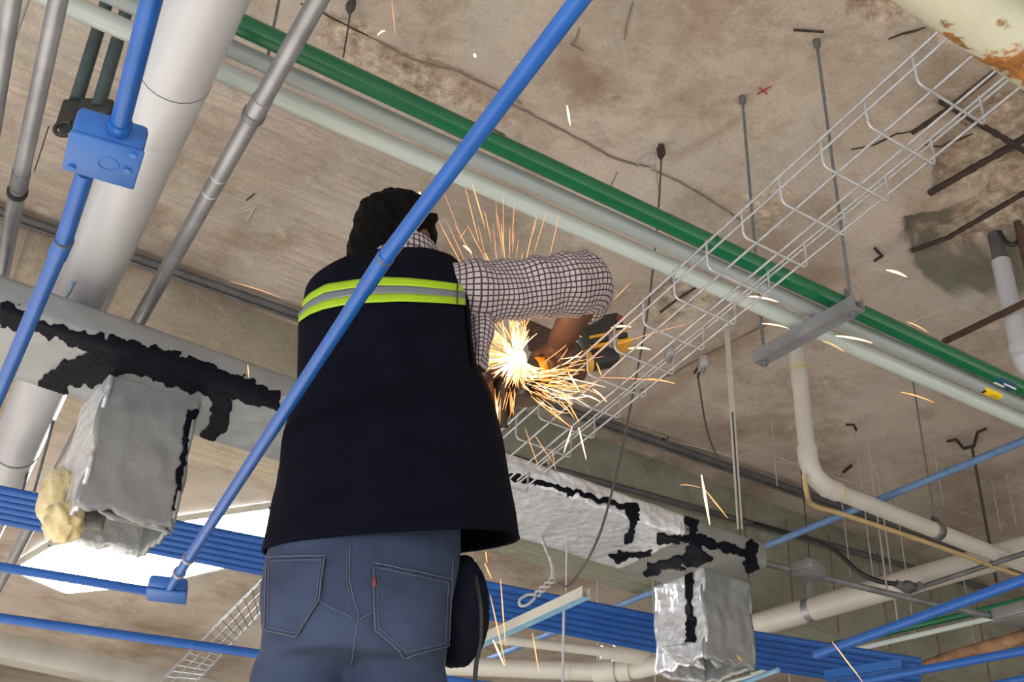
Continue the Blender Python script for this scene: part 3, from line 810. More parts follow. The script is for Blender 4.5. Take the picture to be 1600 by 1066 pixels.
def wrap_patch(name, pix, bvh, mat, parent, off=0.003, step=2.2, jit=0.0, seed=0, thick=0.002, rag=7.0):
    """a ragged patch laid on a surface; its outline is given where it shows in the photograph"""
    rng = random.Random(seed)
    def inside(x, y):
        c = False; n = len(pix)
        for i in range(n):
            x0, y0 = pix[i]; x1, y1 = pix[(i + 1) % n]
            if (y0 > y) != (y1 > y) and x < (x1 - x0) * (y - y0) / (y1 - y0) + x0: c = not c
        return c
    xs = [p[0] for p in pix]; ys = [p[1] for p in pix]
    V = []; idx = {}
    nx_ = int((max(xs) - min(xs)) / step) + 2; ny_ = int((max(ys) - min(ys)) / step) + 2
    def pt(i, j):
        if (i, j) in idx: return idx[(i, j)]
        x = min(xs) + i * step + (rng.random() - 0.5) * jit; y = min(ys) + j * step + (rng.random() - 0.5) * jit
        h = bvh.ray_cast(CAM, ray(x, y).normalized())
        if h[0] is None: idx[(i, j)] = None; return None
        idx[(i, j)] = len(V)
        nn = h[1] if h[1].dot(ray(x, y)) < 0 else -h[1]
        V.append(h[0] + nn * off)
        return idx[(i, j)]
    Fc = []
    GX, GY = np.meshgrid(min(xs) + (np.arange(nx_) + 0.5) * step, min(ys) + (np.arange(ny_) + 0.5) * step, indexing='ij')
    JX = rag * 3 * (fbm(GX / 11.0, GY / 11.0, 4, seed) - 0.46); JY = rag * 3 * (fbm(GX / 11.0 + 50, GY / 11.0, 4, seed + 7) - 0.46)
    GX = GX + JX; GY = GY + JY
    for i in range(nx_):
        for j in range(ny_):
            if inside(GX[i, j], GY[i, j]):
                f = [pt(i, j), pt(i + 1, j), pt(i + 1, j + 1), pt(i, j + 1)]
                if None in f: continue
                if max((V[a] - V[b]).length for a in f for b in f) > 0.12: continue
                Fc.append(tuple(f))
    used = sorted({i for f in Fc for i in f}); mp = {a: b for b, a in enumerate(used)}
    if not Fc: return None
    ec = {}
    for f in Fc:
        for k in range(4):
            e = tuple(sorted((f[k], f[(k + 1) % 4]))); ec[e] = ec.get(e, 0) + 1
    nb = {}
    for (a_, b_), c_ in ec.items():
        if c_ == 1: nb.setdefault(a_, []).append(b_); nb.setdefault(b_, []).append(a_)
    for it in range(1):
        new = {a_: V[a_] * 0.4 + sum((V[b_] for b_ in l_), Vector()) * (0.6 / len(l_)) for a_, l_ in nb.items()}
        for a_, p_ in new.items(): V[a_] = p_
    o = build(name, [V[i] for i in used], [tuple(mp[i] for i in f) for f in Fc], mat, parent, True, 60)
    md = o.modifiers.new('solid', 'SOLIDIFY'); md.thickness = thick; md.offset = 0
    return o
bd_ = bvh_of([d1, d2, d3])
wp = lambda pix, seed: wrap_patch('mastic_patch', pix, bd_, M['mastic'], duct, seed=seed)
wp([(0, 470), (40, 482), (60, 500), (140, 520), (215, 535), (330, 570), (440, 615), (440, 640), (360, 620), (330, 618), (275, 605), (230, 590), (195, 578), (165, 590), (110, 585), (140, 550), (60, 520), (0, 512)], 1)
wp([(140, 545), (215, 560), (170, 590), (160, 605), (110, 600), (105, 625), (90, 628), (50, 610), (75, 580), (90, 573)], 2)
wp([(325, 610), (360, 612), (358, 655), (348, 672), (330, 690), (312, 682), (325, 660), (335, 640)], 3)
wp([(795, 735), (850, 752), (930, 775), (990, 790), (1000, 800), (990, 815), (975, 800), (900, 776), (840, 758), (795, 745)], 4)
wp([(978, 786), (1000, 790), (992, 830), (980, 848), (975, 842), (984, 812)], 5)
wp([(945, 868), (1000, 862), (1025, 854), (1015, 868), (970, 880)], 6)
wp([(1026, 832), (1060, 832), (1110, 840), (1165, 855), (1183, 840), (1186, 890), (1168, 905), (1165, 868), (1110, 856), (1060, 845), (1026, 848)], 7)
wp([(1070, 806), (1090, 808), (1086, 835), (1092, 850), (1108, 868), (1112, 878), (1066, 872), (1074, 840)], 8)
wp([(1002, 893), (1020, 878), (1075, 866), (1110, 872), (1112, 880), (1080, 884), (1040, 890), (1024, 900)], 9)

def foil_box(label, x0, x1, y0, y1, z0, z1, mats, seed, torn=0.03, amp=0.022):  # left and back sides get lighter foil: light from the left put into colour
    root = empty('plenum_box', ((x0 + x1) / 2, (y0 + y1) / 2, z1), label, 'duct box')
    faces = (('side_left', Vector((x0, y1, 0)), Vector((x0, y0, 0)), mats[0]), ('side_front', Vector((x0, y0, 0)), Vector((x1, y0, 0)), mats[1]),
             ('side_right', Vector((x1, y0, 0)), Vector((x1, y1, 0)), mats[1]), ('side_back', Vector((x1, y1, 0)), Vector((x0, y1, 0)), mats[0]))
    outs = []
    for fi, (nm, a, b, mt) in enumerate(faces):
        nu, nv = 22, 24
        d = (b - a); nrm = d.cross(ZU).normalized()
        uu = np.linspace(0, 1, nu + 1); vv = np.linspace(0, 1, nv + 1)
        RG = torn * (fbm(uu * 6 + seed * 3 + fi * 9, uu * 0 + 1.7, 3, seed) - 0.5) * 2
        UU, VV = np.meshgrid(uu, vv, indexing='ij'); WN = fbm(UU * 7 + fi * 20.0, VV * 7 + seed, 4, seed + fi) - 0.45
        V = []; Fc = []
        for i in range(nu + 1):
            for j in range(nv + 1):
                u = i / nu; v = j / nv
                edge = min(u, 1 - u)
                rag = RG[i]
                z = z1 + (z0 - z1 + rag) * v
                w = WN[i, j] * amp * min(1, edge * 8)
                p = a + d * u + nrm * w + d.normalized() * (0.006 * math.sin(v * 11 + fi))
                V.append((p.x, p.y, z))
        for i in range(nu):
            for j in range(nv):
                k = i * (nv + 1) + j
                Fc.append((k, k + 1, k + nv + 2, k + nv + 1))
        o = build(nm, V, Fc, mt, root, True, 70)
        md = o.modifiers.new('solid', 'SOLIDIFY'); md.thickness = 0.012; md.offset = -1
        outs.append(o)
    return root, outs
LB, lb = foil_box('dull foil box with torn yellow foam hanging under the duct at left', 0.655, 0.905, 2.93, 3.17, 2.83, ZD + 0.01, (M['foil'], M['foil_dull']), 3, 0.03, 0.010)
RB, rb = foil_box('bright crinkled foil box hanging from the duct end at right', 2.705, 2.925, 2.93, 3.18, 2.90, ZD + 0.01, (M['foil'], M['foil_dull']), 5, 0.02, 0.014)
bl = bvh_of(lb); br = bvh_of(rb)
wrap_patch('mastic_patch', [(1068, 880), (1085, 880), (1082, 930), (1088, 1005), (1074, 1010), (1072, 930)], br, M['mastic'], RB, seed=11, step=3, rag=4)
wrap_patch('mastic_patch', [(292, 640), (308, 640), (330, 652), (318, 665), (300, 668), (290, 720), (275, 800), (268, 800), (284, 700)], bl, M['mastic'], LB, seed=12, step=3, rag=4)
# inside of the left box: dark liner, torn flap and yellow foam
V, Fc = box_data((0.78, 3.05, 2.95), EX, EY, ZU, 0.22, 0.21, 0.02)
build('liner', V, Fc, M['duct_board'], LB, False)
V, Fc = box_data((2.815, 3.055, 3.0), EX, EY, ZU, 0.19, 0.22, 0.02)
build('liner', V, Fc, M['black'], RB, False)
def lump(name, c, rad, mat, parent, seed, amp=0.35, sub=4):
    bm = bmesh.new(); bmesh.ops.create_icosphere(bm, subdivisions=sub, radius=1.0)
    C = np.array([v.co[:] for v in bm.verts])
    n1_ = fbm(C[:, 0] * 2.2 + C[:, 2] * 1.3 + seed, C[:, 1] * 2.2 - C[:, 2] * 0.9 + seed, 4, seed) - 0.45
    n2_ = fbm(C[:, 0] * 6 + seed, C[:, 1] * 6 + C[:, 2] * 5, 3, seed + 5) - 0.45
    for v, a_, b_ in zip(bm.verts, n1_, n2_):
        v.co = v.co * (1 + amp * 2 * float(a_) + amp * 0.8 * float(b_))
    bm.verts.index_update()
    V = [Vector(c) + Vector((v.co.x * rad[0], v.co.y * rad[1], v.co.z * rad[2])) for v in bm.verts]
    Fc = [tuple(v.index for v in f.verts) for f in bm.faces]
    bm.free()
    return build(name, V, Fc, mat, parent, True, 180)
fp = onX(88, 782, 0.645)
lump('foam_tuft', fp + ZU * 0.0, (0.05, 0.055, 0.085), M['foam'], LB, 4)
lump('foam_tuft', onX(100, 815, 0.66), (0.05, 0.06, 0.05), M['foam'], LB, 9)
lump('foam_tuft', onX(125, 590, 0.64), (0.045, 0.05, 0.04), M['foil'], LB, 14)
def flap(pix, F_, mat, parent, seed):
    c = [onY(a, b, F_) for a, b in pix]
    V = []; Fc = []
    n = 8
    for i in range(n + 1):
        for j in range(n + 1):
            u, v = i / n, j / n
            p = lerp(lerp(c[0], c[1], u), lerp(c[3], c[2], u), v)
            w = (float(fbm(np.array([u * 5 + seed]), np.array([v * 5 + seed]), 3, seed)[0]) - 0.45) * 0.04
            V.append(p + EY * w + ZU * w * 0.5)
    for i in range(n):
        for j in range(n):
            k = i * (n + 1) + j; Fc.append((k, k + 1, k + n + 2, k + n + 1))
    o = build('torn_flap', V, Fc, mat, parent, True, 80)
    md = o.modifiers.new('solid', 'SOLIDIFY'); md.thickness = 0.004
    return o
flap([(140, 785), (268, 790), (268, 835), (170, 812)], 2.95, M['foil_dull'], LB, 2)
flap([(110, 790), (170, 785), (160, 832), (95, 822)], 3.05, M['duct_board'], LB, 6)
flap([(1032, 1012), (1092, 1000), (1098, 1046), (1050, 1030)], 3.0, M['foil'], RB, 8)
flap([(1100, 1012), (1160, 1008), (1170, 1032), (1120, 1044)], 2.94, M['foil_dull'], RB, 10)
lump('foam_tuft', onY(1150, 1032, 2.95), (0.03, 0.02, 0.018), M['tan'], RB, 7)

wrap_patch('paint_smear', [(112, 438), (118, 440), (108, 470), (100, 492), (95, 490), (104, 462)], bvh_of([pvc]), M['blue_pale'], pvc, 0.001, 2.5, 0, 5, 0.0008, 4)

# ================================================================== wire mesh cable tray
TA = Vector((1.178, 0.77, CAMZ + 1.30)); 
def tray_c(y, dx):                            # the tray bends very slightly along its length
    return Vector((1.176 + 0.125 * (y - 0.77) + dx, y, 0))
tray = empty('wire_cable_tray', Vector((1.33, 1.4, CAMZ + 1.30)), 'galvanised wire mesh cable tray running diagonally at right', 'cable tray')
Y0, Y1 = 0.45, 2.28
ZB, ZR = CAMZ + 1.300, CAMZ + 1.356
def long_wire(dx, z, r=0.0023):
    ys = [Y0 + (Y1 - Y0) * k / 8 for k in range(9)]
    tube('long_wire', [tray_c(y, dx) + ZU * z for y in ys], r, M['zinc'], tray, 8)
for dx, z in ((0.0, ZR), (0.0, ZB + 0.030), (0.033, ZB + 0.0045), (0.083, ZB + 0.0045), (0.15, ZR), (0.148, ZB + 0.016)):
    long_wire(dx, z)
long_wire(-0.004, ZR - 0.006); long_wire(0.154, ZR - 0.006)
y = 0.569
src = None
while y < Y1:
    a = [tray_c(y, 0.0), tray_c(y, 0.15)]
    pts = [a[0] + ZU * (ZR + 0.004), a[0] + ZU * (ZB + 0.010), lerp(a[0], a[1], 0.02) + ZU * (ZB + 0.003), lerp(a[0], a[1], 0.06) + ZU * ZB,
           lerp(a[0], a[1], 0.94) + ZU * ZB, lerp(a[0], a[1], 0.98) + ZU * (ZB + 0.003), a[1] + ZU * (ZB + 0.010), a[1] + ZU * (ZR + 0.004)]
    if src is None:
        src = tube('cross_wire', pts, 0.0023, M['zinc'], tray, 8); y_src = y
    else:
        c = src.copy(); COL.objects.link(c); c.parent = tray; c.location = src.location + (tray_c(y, 0) - tray_c(y_src, 0))
    y += 0.1035
for (px, py, H) in ((1098, 568, 1.32), (1046, 552, 1.31), (958, 530, 1.35)):
    p = P(px, py, H)
    box('splice_clip', p, FH, RH, ZU, 0.03, 0.016, 0.024, M['steel'], tray, 0.003)
    tube('clip_bolt', [p - ZU * 0.02, p + ZU * 0.02], 0.004, M['steel_dark'], tray, 8)

# a second tray far behind, bottom left
t2 = empty('wire_cable_tray', P(340, 1000, 2.3), 'faint far wire mesh tray low behind the worker at left', 'cable tray')
A0, A1 = P(420, 895, 2.4), P(240, 1075, 2.4)
B0, B1 = P(420, 945, 2.4), P(300, 1075, 2.4)
for f in (0, 0.06, 0.35, 0.65, 0.94, 1):
    tube('long_wire', [lerp(A0, B0, f), lerp(A1, B1, f)], 0.0025, M['steel_dark'], t2, 6)
for k in range(18):
    f = k / 17
    tube('cross_wire', [lerp(A0, A1, f), lerp(B0, B1, f)], 0.0025, M['steel_dark'], t2, 6)

# ================================================================== rods, wires and small iron
def plumb(name, label, cat, top, bottom_py, w, mat, group=None, H=HC, bottom_px=None, wmin=0.0):
    p = P(top[0], top[1], H)
    zb = zat(p, bottom_px if bottom_px is not None else top[0] + (top[0] - 930) / 3200 * (bottom_py - top[1]), bottom_py)
    b = Vector((p.x, p.y, zb))
    o = tube(name, [Vector((p.x, p.y, CAMZ + H + (0.01 if H == HC else 0))), b], max(wid(b, w) / 2, wmin), M[mat], None, 8)
    return tag(o, label, cat, group)
G = 'thin hanger wires at the lower right'
LW = 'thin hanger wire dropping from the lower right ceiling'
for (x, y, yb, w, mt) in ((1335, 669, 900, 2, 'wire_pale'), (1350, 648, 930, 3, 'wire_pale'), (1386, 684, 1000, 2, 'wire_pale'), (1457, 686, 790, 2, 'wire_pale'),
                          (1216, 850, 1066, 2, 'wire_pale'), (1205, 650, 760, 2, 'wire_pale'), (1248, 700, 900, 2, 'wire_dark'), (1365, 690, 985, 3, 'wire_pale'),
                          (1548, 745, 830, 2, 'wire_pale'), (1310, 735, 900, 2, 'wire_pale'), (1500, 870, 1020, 2, 'wire_pale'), (1572, 740, 820, 2, 'wire_pale')):
    plumb('hanger_wire', LW, 'wire', (x, y), yb, w, mt, G)
plumb('hanger_rod', 'dark hanger rod below the bent rebar hook at far right', 'rod', (1519, 700), 910, 5, 'wire_dark')
plumb('hanger_wire', 'pale hanger wire left of the galvanised conduit at the top', 'wire', (444, -40), 95, 5, 'steel_dark')
plumb('hanger_wire', 'thin wire with a knot on the ceiling at the top', 'wire', (552, -10), 90, 3, 'wire_dark')
plumb('hanger_wire', 'thin pale wire beside the leftmost conduits', 'wire', (52, -20), 190, 5, 'wire_pale', H=2.6)
plumb('hanger_wire', 'short dark wire left of the junction box', 'wire', (76, 198), 268, 2, 'wire_dark')
plumb('hanger_wire', 'pale vertical wire hanging under the round ceiling plate', 'wire', (46, 350), 470, 2.5, 'wire_pale')
plumb('hanger_strap', 'dark strap hanging beside the drain pipe under the duct', 'strap', (99, 600), 770, 5, 'steel_dark', H=2.0)
plumb('hanger_strap', 'second dark strap hanging left of the torn foam', 'strap', (70, 640), 780, 5, 'steel_dark', H=2.1)
p = P(884, 950, 1.42)
tag(tube('hanger_wire', [p, Vector((p.x, p.y, ZD + 0.01))], wid(p, 3) / 2, M['wire_pale'], None, 8), 'thin wire below the bright foil duct near the twisted hook', 'wire')
plumb('hanger_wire', 'white rod hanging below the pale strut at bottom centre', 'rod', (881, 950), 1075, 4.5, 'pvc', H=1.43)
plumb('hanger_wire', 'thin wire hanging behind the blue bundle at bottom centre', 'wire', (934, 905), 1075, 2.5, 'wire_pale', H=2.4)
plumb('hanger_wire', 'thin wire beside the left edge of the right foil box', 'wire', (1020, 905), 1075, 2.5, 'wire_pale', H=2.4)

# flat perforated strap hanging at centre right
p = P(1134, 490, HC); zb = zat(p, 1139, 826)
st = box('hanger_strap', Vector((p.x, p.y, (ZC + zb) / 2)), RH, FH, ZU, wid(p, 8), 0.004, ZC - zb, M['cream'], None)
tag(st, 'long flat pale strap hanging plumb at centre right', 'strap')
box('slot', Vector((p.x, p.y, (ZC + zb) / 2 - 0.3)) - FH * 0.003, RH, FH, ZU, wid(p, 2.2), 0.003, (ZC - zb) * 0.6, M['wire_dark'], st)

# hanging cable with a curled end and the twisted hook
cab = bez([P(1034, 238, HC), P(1029, 325, HC - 0.45), Pf(1021, 412, 3.38), Pf(1010, 500, 3.32), Pf(992, 600, 3.26), Pf(970, 710, 3.2), Pf(945, 810, 3.15), Pf(925, 862, 3.13), Pf(902, 900, 3.14), Pf(886, 916, 3.14), Pf(872, 912, 3.14)], 6)
tag(tube('hanging_wire', cab, wid(cab[10], 3.4) / 2, M['conduit_dark'], None, 8), 'long slack wire hanging past the tray with a curled end', 'wire')
tw = empty('twisted_wire', Pf(850, 880, 3.12), 'twisted white tie wire with a loop under the duct', 'wire')
tube('wire_tail', bez([P(846, 840, 1.655), Pf(855, 862, 3.12), Pf(863, 885, 3.12), Pf(864, 905, 3.12)], 6), wid(cab[0], 4) / 2, M['wire_pale'], tw, 8)
for ph_ in (0, math.pi):
    pts = []
    for k in range(25):
        t = k / 24
        x = lerp(866, 838, t); yy = lerp(904, 930, t)
        pts.append(Pf(x + 3 * math.sin(t * 12 + ph_), yy + 3 * math.sin(t * 12 + ph_), 3.12 + 0.004 * math.cos(t * 12 + ph_)))
    tube('wire_twist', pts, wid(cab[0], 3) / 2, M['wire_pale'], tw, 6)
tube('wire_loop', bez([Pf(838, 930, 3.12), Pf(824, 930, 3.12), Pf(812, 938, 3.12), Pf(814, 947, 3.12), Pf(826, 944, 3.12), Pf(836, 934, 3.12)], 5), wid(cab[0], 3.2) / 2, M['wire_pale'], tw, 6)

# exposed reinforcing bars in the broken concrete
def rebar(label, pix, w, drop=0.008, name='rebar'):
    pts = [P(a, b, HC - drop) for a, b in pix]
    out = []
    rng = random.Random(int(pix[0][0]))
    for a, b in zip(pts[:-1], pts[1:]):
        n = max(2, int((b - a).length / 0.012))
        for k in range(n): out.append(lerp(a, b, k / n))
    out.append(pts[-1])
    r0 = wid(pts[0], w) / 2
    return tag(tube(name, out, [r0 * (0.85 + 0.3 * rng.random()) for _ in out], M['rebar'], None, 8, 80), label, 'rebar')
rebar('exposed rebar crossing the broken patch at the right edge from lower left', [(1452, 302), (1585, 226), (1640, 190)], 11)
rebar('exposed rebar crossing the broken patch at the right edge from upper left', [(1470, 158), (1585, 226), (1640, 262)], 10, 0.018)
rebar('exposed rebar along the lower broken ceiling strip at right', [(1425, 392), (1480, 372), (1530, 343), (1600, 302), (1640, 280)], 8)
rebar('exposed rebar behind the upper tray wires at right', [(1425, 208), (1480, 172), (1555, 112)], 8)
rebar('short black rebar in the chipped patch behind the cable tray', [(1032, 488), (1058, 468), (1091, 447)], 4)
rebar('black rebar stub on the ceiling above the tall threaded rod', [(1240, 47), (1287, 50)], 4)
rebar('bent black rebar hook sticking out of the ceiling at right', [(1479, 690), (1494, 687), (1506, 701), (1522, 697), (1527, 676), (1541, 670)], 5, 0.03)
rebar('small rusty rebar tip on the ceiling right of the tray', [(1367, 388), (1378, 400), (1366, 408)], 5, 0.02)
rebar('dark rebar end near the lower right hanger wires', [(1322, 664), (1334, 664), (1338, 672)], 4, 0.03)
rebar('dark rusty rebar end below the grinder sparks on the ceiling', [(1085, 583), (1091, 574), (1094, 580), (1090, 590)], 4, 0.03)
rebar('dark rebar end low on the right ceiling beside the pipe elbow', [(1318, 738), (1330, 728)], 5, 0.03)
tag(tube('tie_wire', bez([P(1090, 584, HC - 0.02), P(1094, 612, HC - 0.08), P(1101, 655, HC - 0.2), P(1110, 690, HC - 0.3), P(1124, 722, HC - 0.38)], 5), 0.005, M['wire_dark'], None, 6), 'thin dark tie wire trailing from the rusty rebar end beside the flat strap', 'wire')
# rusty anchor cluster with wires
an = empty('ceiling_anchor', P(1034, 234, HC), 'rusty anchor with tie wires on the ceiling above the green pipe', 'anchor')
lump('anchor_body', P(1033, 236, HC - 0.03), (0.015, 0.015, 0.035), M['rebar'], an, 3, 0.4, 3)
tube('tie_wire', bez([P(1030, 236, HC - 0.02), P(1012, 248, HC - 0.02), P(996, 252, HC - 0.015), P(1000, 260, HC - 0.01), P(1024, 264, HC - 0.012)], 5), 0.003, M['wire_pale'], an, 6)
tube('tie_wire', bez([P(1022, 238, HC - 0.03), P(1024, 262, HC - 0.05), P(1030, 300, HC - 0.3)], 5), 0.0025, M['wire_pale'], an, 6)
kn = lump('wire_knot', P(548, 10, HC - 0.03), (0.014, 0.014, 0.03), M['wire_dark'], None, 5, 0.5, 3); tag(kn, 'small black knot of wire on the ceiling at the top', 'wire knot')
# round ceiling plate at the left
pl = empty('ceiling_plate', P(40, 393, HC - 0.02), 'round pale ceiling box plate at the left edge', 'ceiling plate')
c_ = P(40, 393, HC)
tube('plate_disc', [c_ - ZU * 0.02, c_ + ZU * 0.005], wid(c_, 22), M['cream'], pl, 8)
tube('plate_rim', [c_ - ZU * 0.028, c_ - ZU * 0.02], wid(c_, 15), M['pvc_old'], pl, 24)
lump('plaster_smear', c_ + EX * 0.03 - EY * 0.02 - ZU * 0.01, (0.035, 0.03, 0.015), M['chalk'], pl, 6, 0.4, 3)

# ================================================================== right edge and lower right services
rc, rc_pts, rc_r = pipe('painted_pipe', 'cream painted pipe with rust patches in the top right corner', 'pipe', [(1431, -45), (1631, 95)], 1.15, 112, 'rusty_cream', ext=(0.6, 0.8), n=48)
# white stack with black top and elbow
p = P(1556, 372, HC); 
stk = empty('drain_stack', Vector((p.x, p.y, ZC)), 'white drain stack with black upper end at the right edge', 'pipe')
z1 = zat(p, 1568, 412); z2 = zat(p, 1585, 560)
rs_ = wid(p, 27) / 2
tube('upper_pipe', [Vector((p.x, p.y, ZC + 0.02)), Vector((p.x, p.y, z1))], rs_ * 0.86, M['conduit_dark'], stk, 20)
tube('lower_pipe', [Vector((p.x, p.y, z1 + 0.01)), Vector((p.x, p.y, z2))], rs_ * 1.05, M['pvc'], stk, 24)
e0 = Vector((p.x, p.y, z2))
tube('elbow', [e0 + ZU * (0.12 * (1 - k / 8) ** 2 - 0.06) + EX * (0.16 * (k / 8) ** 2) for k in range(9)], rs_ * 1.2, M['pvc'], stk, 24)
tube('pipe_run', [e0 + EX * 0.12 - ZU * 0.06, e0 + EX * 1.2 - ZU * 0.06], rs_ * 1.05, M['pvc'], stk, 24)
p2 = P(1590, 350, HC)
tag(tube('iron_pipe', [Vector((p2.x, p2.y, ZC + 0.01)), Vector((p2.x, p2.y, zat(p2, 1604, 470)))], wid(p2, 12) / 2, M['rust'], None, 12), 'narrow brown iron pipe right of the white drain stack', 'pipe')
tag(tube('black_hose', bez([P(1562, 362, HC - 0.02), P(1572, 378, HC - 0.08), P(1584, 382, HC - 0.1), P(1594, 372, HC - 0.06), P(1596, 352, HC - 0.01)], 6), 0.009, M['black'], None, 8), 'thin black hose loop beside the drain stack', 'hose')
a, b = P(1470, 538, 2.75), P(1640, 456, 2.75)
dd = (b - a).normalized()
ang = empty('angle_iron', (a + b) / 2, 'rusty brown angle iron at the right edge', 'angle iron')
box('flange', (a + b) / 2, dd, ZU.cross(dd), ZU, (b - a).length, wid(a, 9), 0.005, M['rust'], ang)
box('flange', (a + b) / 2 + ZU * 0.012 + ZU.cross(dd) * wid(a, 4.5), dd, ZU.cross(dd), ZU, (b - a).length, 0.004, 0.03, M['rust'], ang)

pipe('dusty_conduit', 'dusty blue conduit slanting across the lower right ceiling', 'conduit', [(740, 1040), (1190, 856), (1600, 689)], 2.38, 10.5, 'blue_dusty', ext=(0.3, 1.0), wref=1)
pr_, pr_pts, pr_r = pipe('drain_pipe', 'large cream drain pipe sloping across the lower right', 'pipe', [(1000, 1028), (1180, 977), (1500, 887), (1640, 848)], 2.35, 36, 'pvc_old', ext=(0.3, 1.0), n=32, wref=1)
sleeve(pr_, pr_pts, pr_r, px=1266, L=0.04, k=1.04, mat=M['steel'], name='hanger_band')
pp, dd = at_px(pr_pts, px=1266)
box('hanger_strap', pp + ZU * (pr_r + 0.1) - FH * 0.03, RH, FH, ZU, 0.03, 0.004, 0.22, M['steel'], pr_)
sleeve(pr_, pr_pts, pr_r, px=1420, L=0.03, k=1.04, mat=M['pvc_old'])
pipe('steel_conduit', 'thin grey conduit running along the large cream drain pipe', 'conduit', [(1425, 922), (1640, 852)], 2.27, 8, 'steel_dark', ext=(0, 0.8))
# grey conduit with boxes
gc, gc_pts, gc_r = pipe('grey_conduit', 'grey conduit through two boxes under the cream drain pipe', 'conduit', [(1190, 879), (1262, 897), (1460, 945), (1575, 968)], 1.75, 11, 'steel_dark', ext=(0.0, 0.3))
junction_box('junction_box', 'grey junction box left on the lower right conduit', [(1238, 895), (1272, 888), (1290, 902), (1256, 912)], 1.73, 0.04, M['grey_panel'], False)
junction_box('junction_box', 'grey junction box at the lower right edge', [(1552, 972), (1602, 958), (1625, 972), (1570, 984)], 1.72, 0.05, M['grey_panel'], False)
fc = bez([onY(1180, 818, 4.55), P(1240, 836, 2.6), P(1300, 858, 2.45), P(1340, 893, 2.32), P(1372, 908, 2.27), P(1410, 914, 2.25)], 6)
tag(tube('flexible_cable', fc, wid(fc[-1], 8) / 2, M['black'], None, 10), 'black flexible cable drooping from the beam to the knob fitting', 'cable')
kf = empty('cable_fitting', P(1418, 918, 2.25), 'dark knobbly cable fitting on the cream drain pipe', 'fitting')
lump('fitting_body', P(1418, 918, 2.25), (0.04, 0.04, 0.03), M['conduit_dark'], kf, 8, 0.3, 3)
tube('fitting_nut', [P(1402, 913, 2.25), P(1412, 917, 2.25)], 0.022, M['steel_dark'], kf, 6)
tube('fitting_nut', [P(1428, 920, 2.25), P(1438, 915, 2.25)], 0.022, M['steel_dark'], kf, 6)

pipe('blue_conduit', 'thick bright blue conduit rising to the right edge at lower right', 'conduit', [(1296, 1016), (1600, 906)], 1.12, 15, 'blue', ext=(0.05, 0.8))
pipe('blue_conduit', 'lower bright blue conduit in the bottom right corner', 'conduit', [(1330, 1068), (1600, 1017)], 1.12, 13, 'blue', ext=(0.3, 0.8))
pipe('blue_conduit', 'last short blue conduit at the very bottom right', 'conduit', [(1545, 1072), (1640, 1052)], 1.12, 11, 'blue', ext=(0.2, 0.6))
pipe('green_pipe', 'far green pipe at the lower right behind the blue conduits', 'pipe', [(1380, 990), (1545, 952), (1640, 928)], 1.95, 11, 'green', ext=(0.5, 0.8))
pipe('white_pipe', 'thin far white pipe below the far green pipe', 'pipe', [(1290, 1026), (1523, 972)], 1.9, 8, 'pvc_mint', ext=(0.4, 0.5))
pipe('rusty_pipe', 'rusty brown pipe in the bottom right corner', 'pipe', [(1400, 1060), (1480, 1030), (1600, 995)], 2.1, 21, 'rusty_pipe', ext=(0.3, 0.8), wref=1)
pipe('green_pipe', 'short green pipe at the bottom centre right', 'pipe', [(1070, 1072), (1190, 1042)], 1.75, 9, 'green', ext=(0.3, 0.2))
pipe('white_pipe', 'thin white pipe under the short green pipe at the bottom', 'pipe', [(1110, 1074), (1200, 1050)], 1.72, 5, 'pvc_mint', ext=(0.2, 0.2))
pipe('blue_conduit', 'pale blue conduit at the bottom right of the foil box', 'conduit', [(1150, 1072), (1216, 1047)], 1.45, 8, 'blue_pale', ext=(0.3, 0.0))
# blue strut across the bundle end and grey hatch behind it
a, b = P(1296, 1064, 1.42), P(1408, 1047, 1.42); dd = (b - a).normalized()
bs_ = empty('blue_strut', (a + b) / 2, 'blue painted strut closing the end of the blue bundle', 'strut')
box('strut_web', (a + b) / 2, dd, ZU.cross(dd), ZU, (b - a).length + 0.02, 0.03, 0.003, M['blue_box'], bs_)
for sg in (-1, 1): box('strut_flange', (a + b) / 2 + ZU.cross(dd) * 0.017 * sg + ZU * 0.018, dd, ZU.cross(dd), ZU, (b - a).length + 0.02, 0.003, 0.03, M['blue_box'], bs_)
cB = P(1412, 1030, 2.6)
gb = empty('metal_cabinet', cB, 'grey metal box between far pipes at the bottom right', 'metal box')
box('cabinet_body', cB, RH, FH, ZU, 0.14, 0.12, 0.14, M['grey_panel'], gb, 0.006)
box('cabinet_door', cB - FH * 0.063 + RH * 0.012, RH, FH, ZU, 0.07, 0.012, 0.12, M['steel'], gb, 0.003)

# bottom centre: pale strut, white drains with fittings
a, b = P(745, 1012, 1.42), P(900, 941, 1.42); dd = (b - a).normalized()
ps = empty('pale_strut', (a + b) / 2, 'pale painted strut hanging at the bottom beside the worker', 'strut')
box('strut_web', (a + b) / 2, dd, ZU.cross(dd), ZU, (b - a).length + 0.1, 0.03, 0.003, M['blue_pale'], ps)
for sg in (-1, 1): box('strut_flange', (a + b) / 2 + ZU.cross(dd) * 0.014 * sg + ZU * 0.016, dd, ZU.cross(dd), ZU, (b - a).length + 0.1, 0.003, 0.034, M['cream'], ps)
f1, f1_pts, f1_r = pipe('drain_pipe', 'narrow white drain pipe with reducer at the bottom centre', 'pipe', [(720, 992), (943, 1019), (1040, 1032)], 1.7, 15, 'pvc_old', ext=(0.3, 0.0), n=24)
sleeve(f1, f1_pts, f1_r, px=985, L=0.15, k=1.75, name='reducer')
sleeve(f1, f1_pts, f1_r, px=950, L=0.06, k=1.4, name='reducer')
sleeve(f1, f1_pts, f1_r, px=1022, L=0.1, k=1.5, name='reducer')
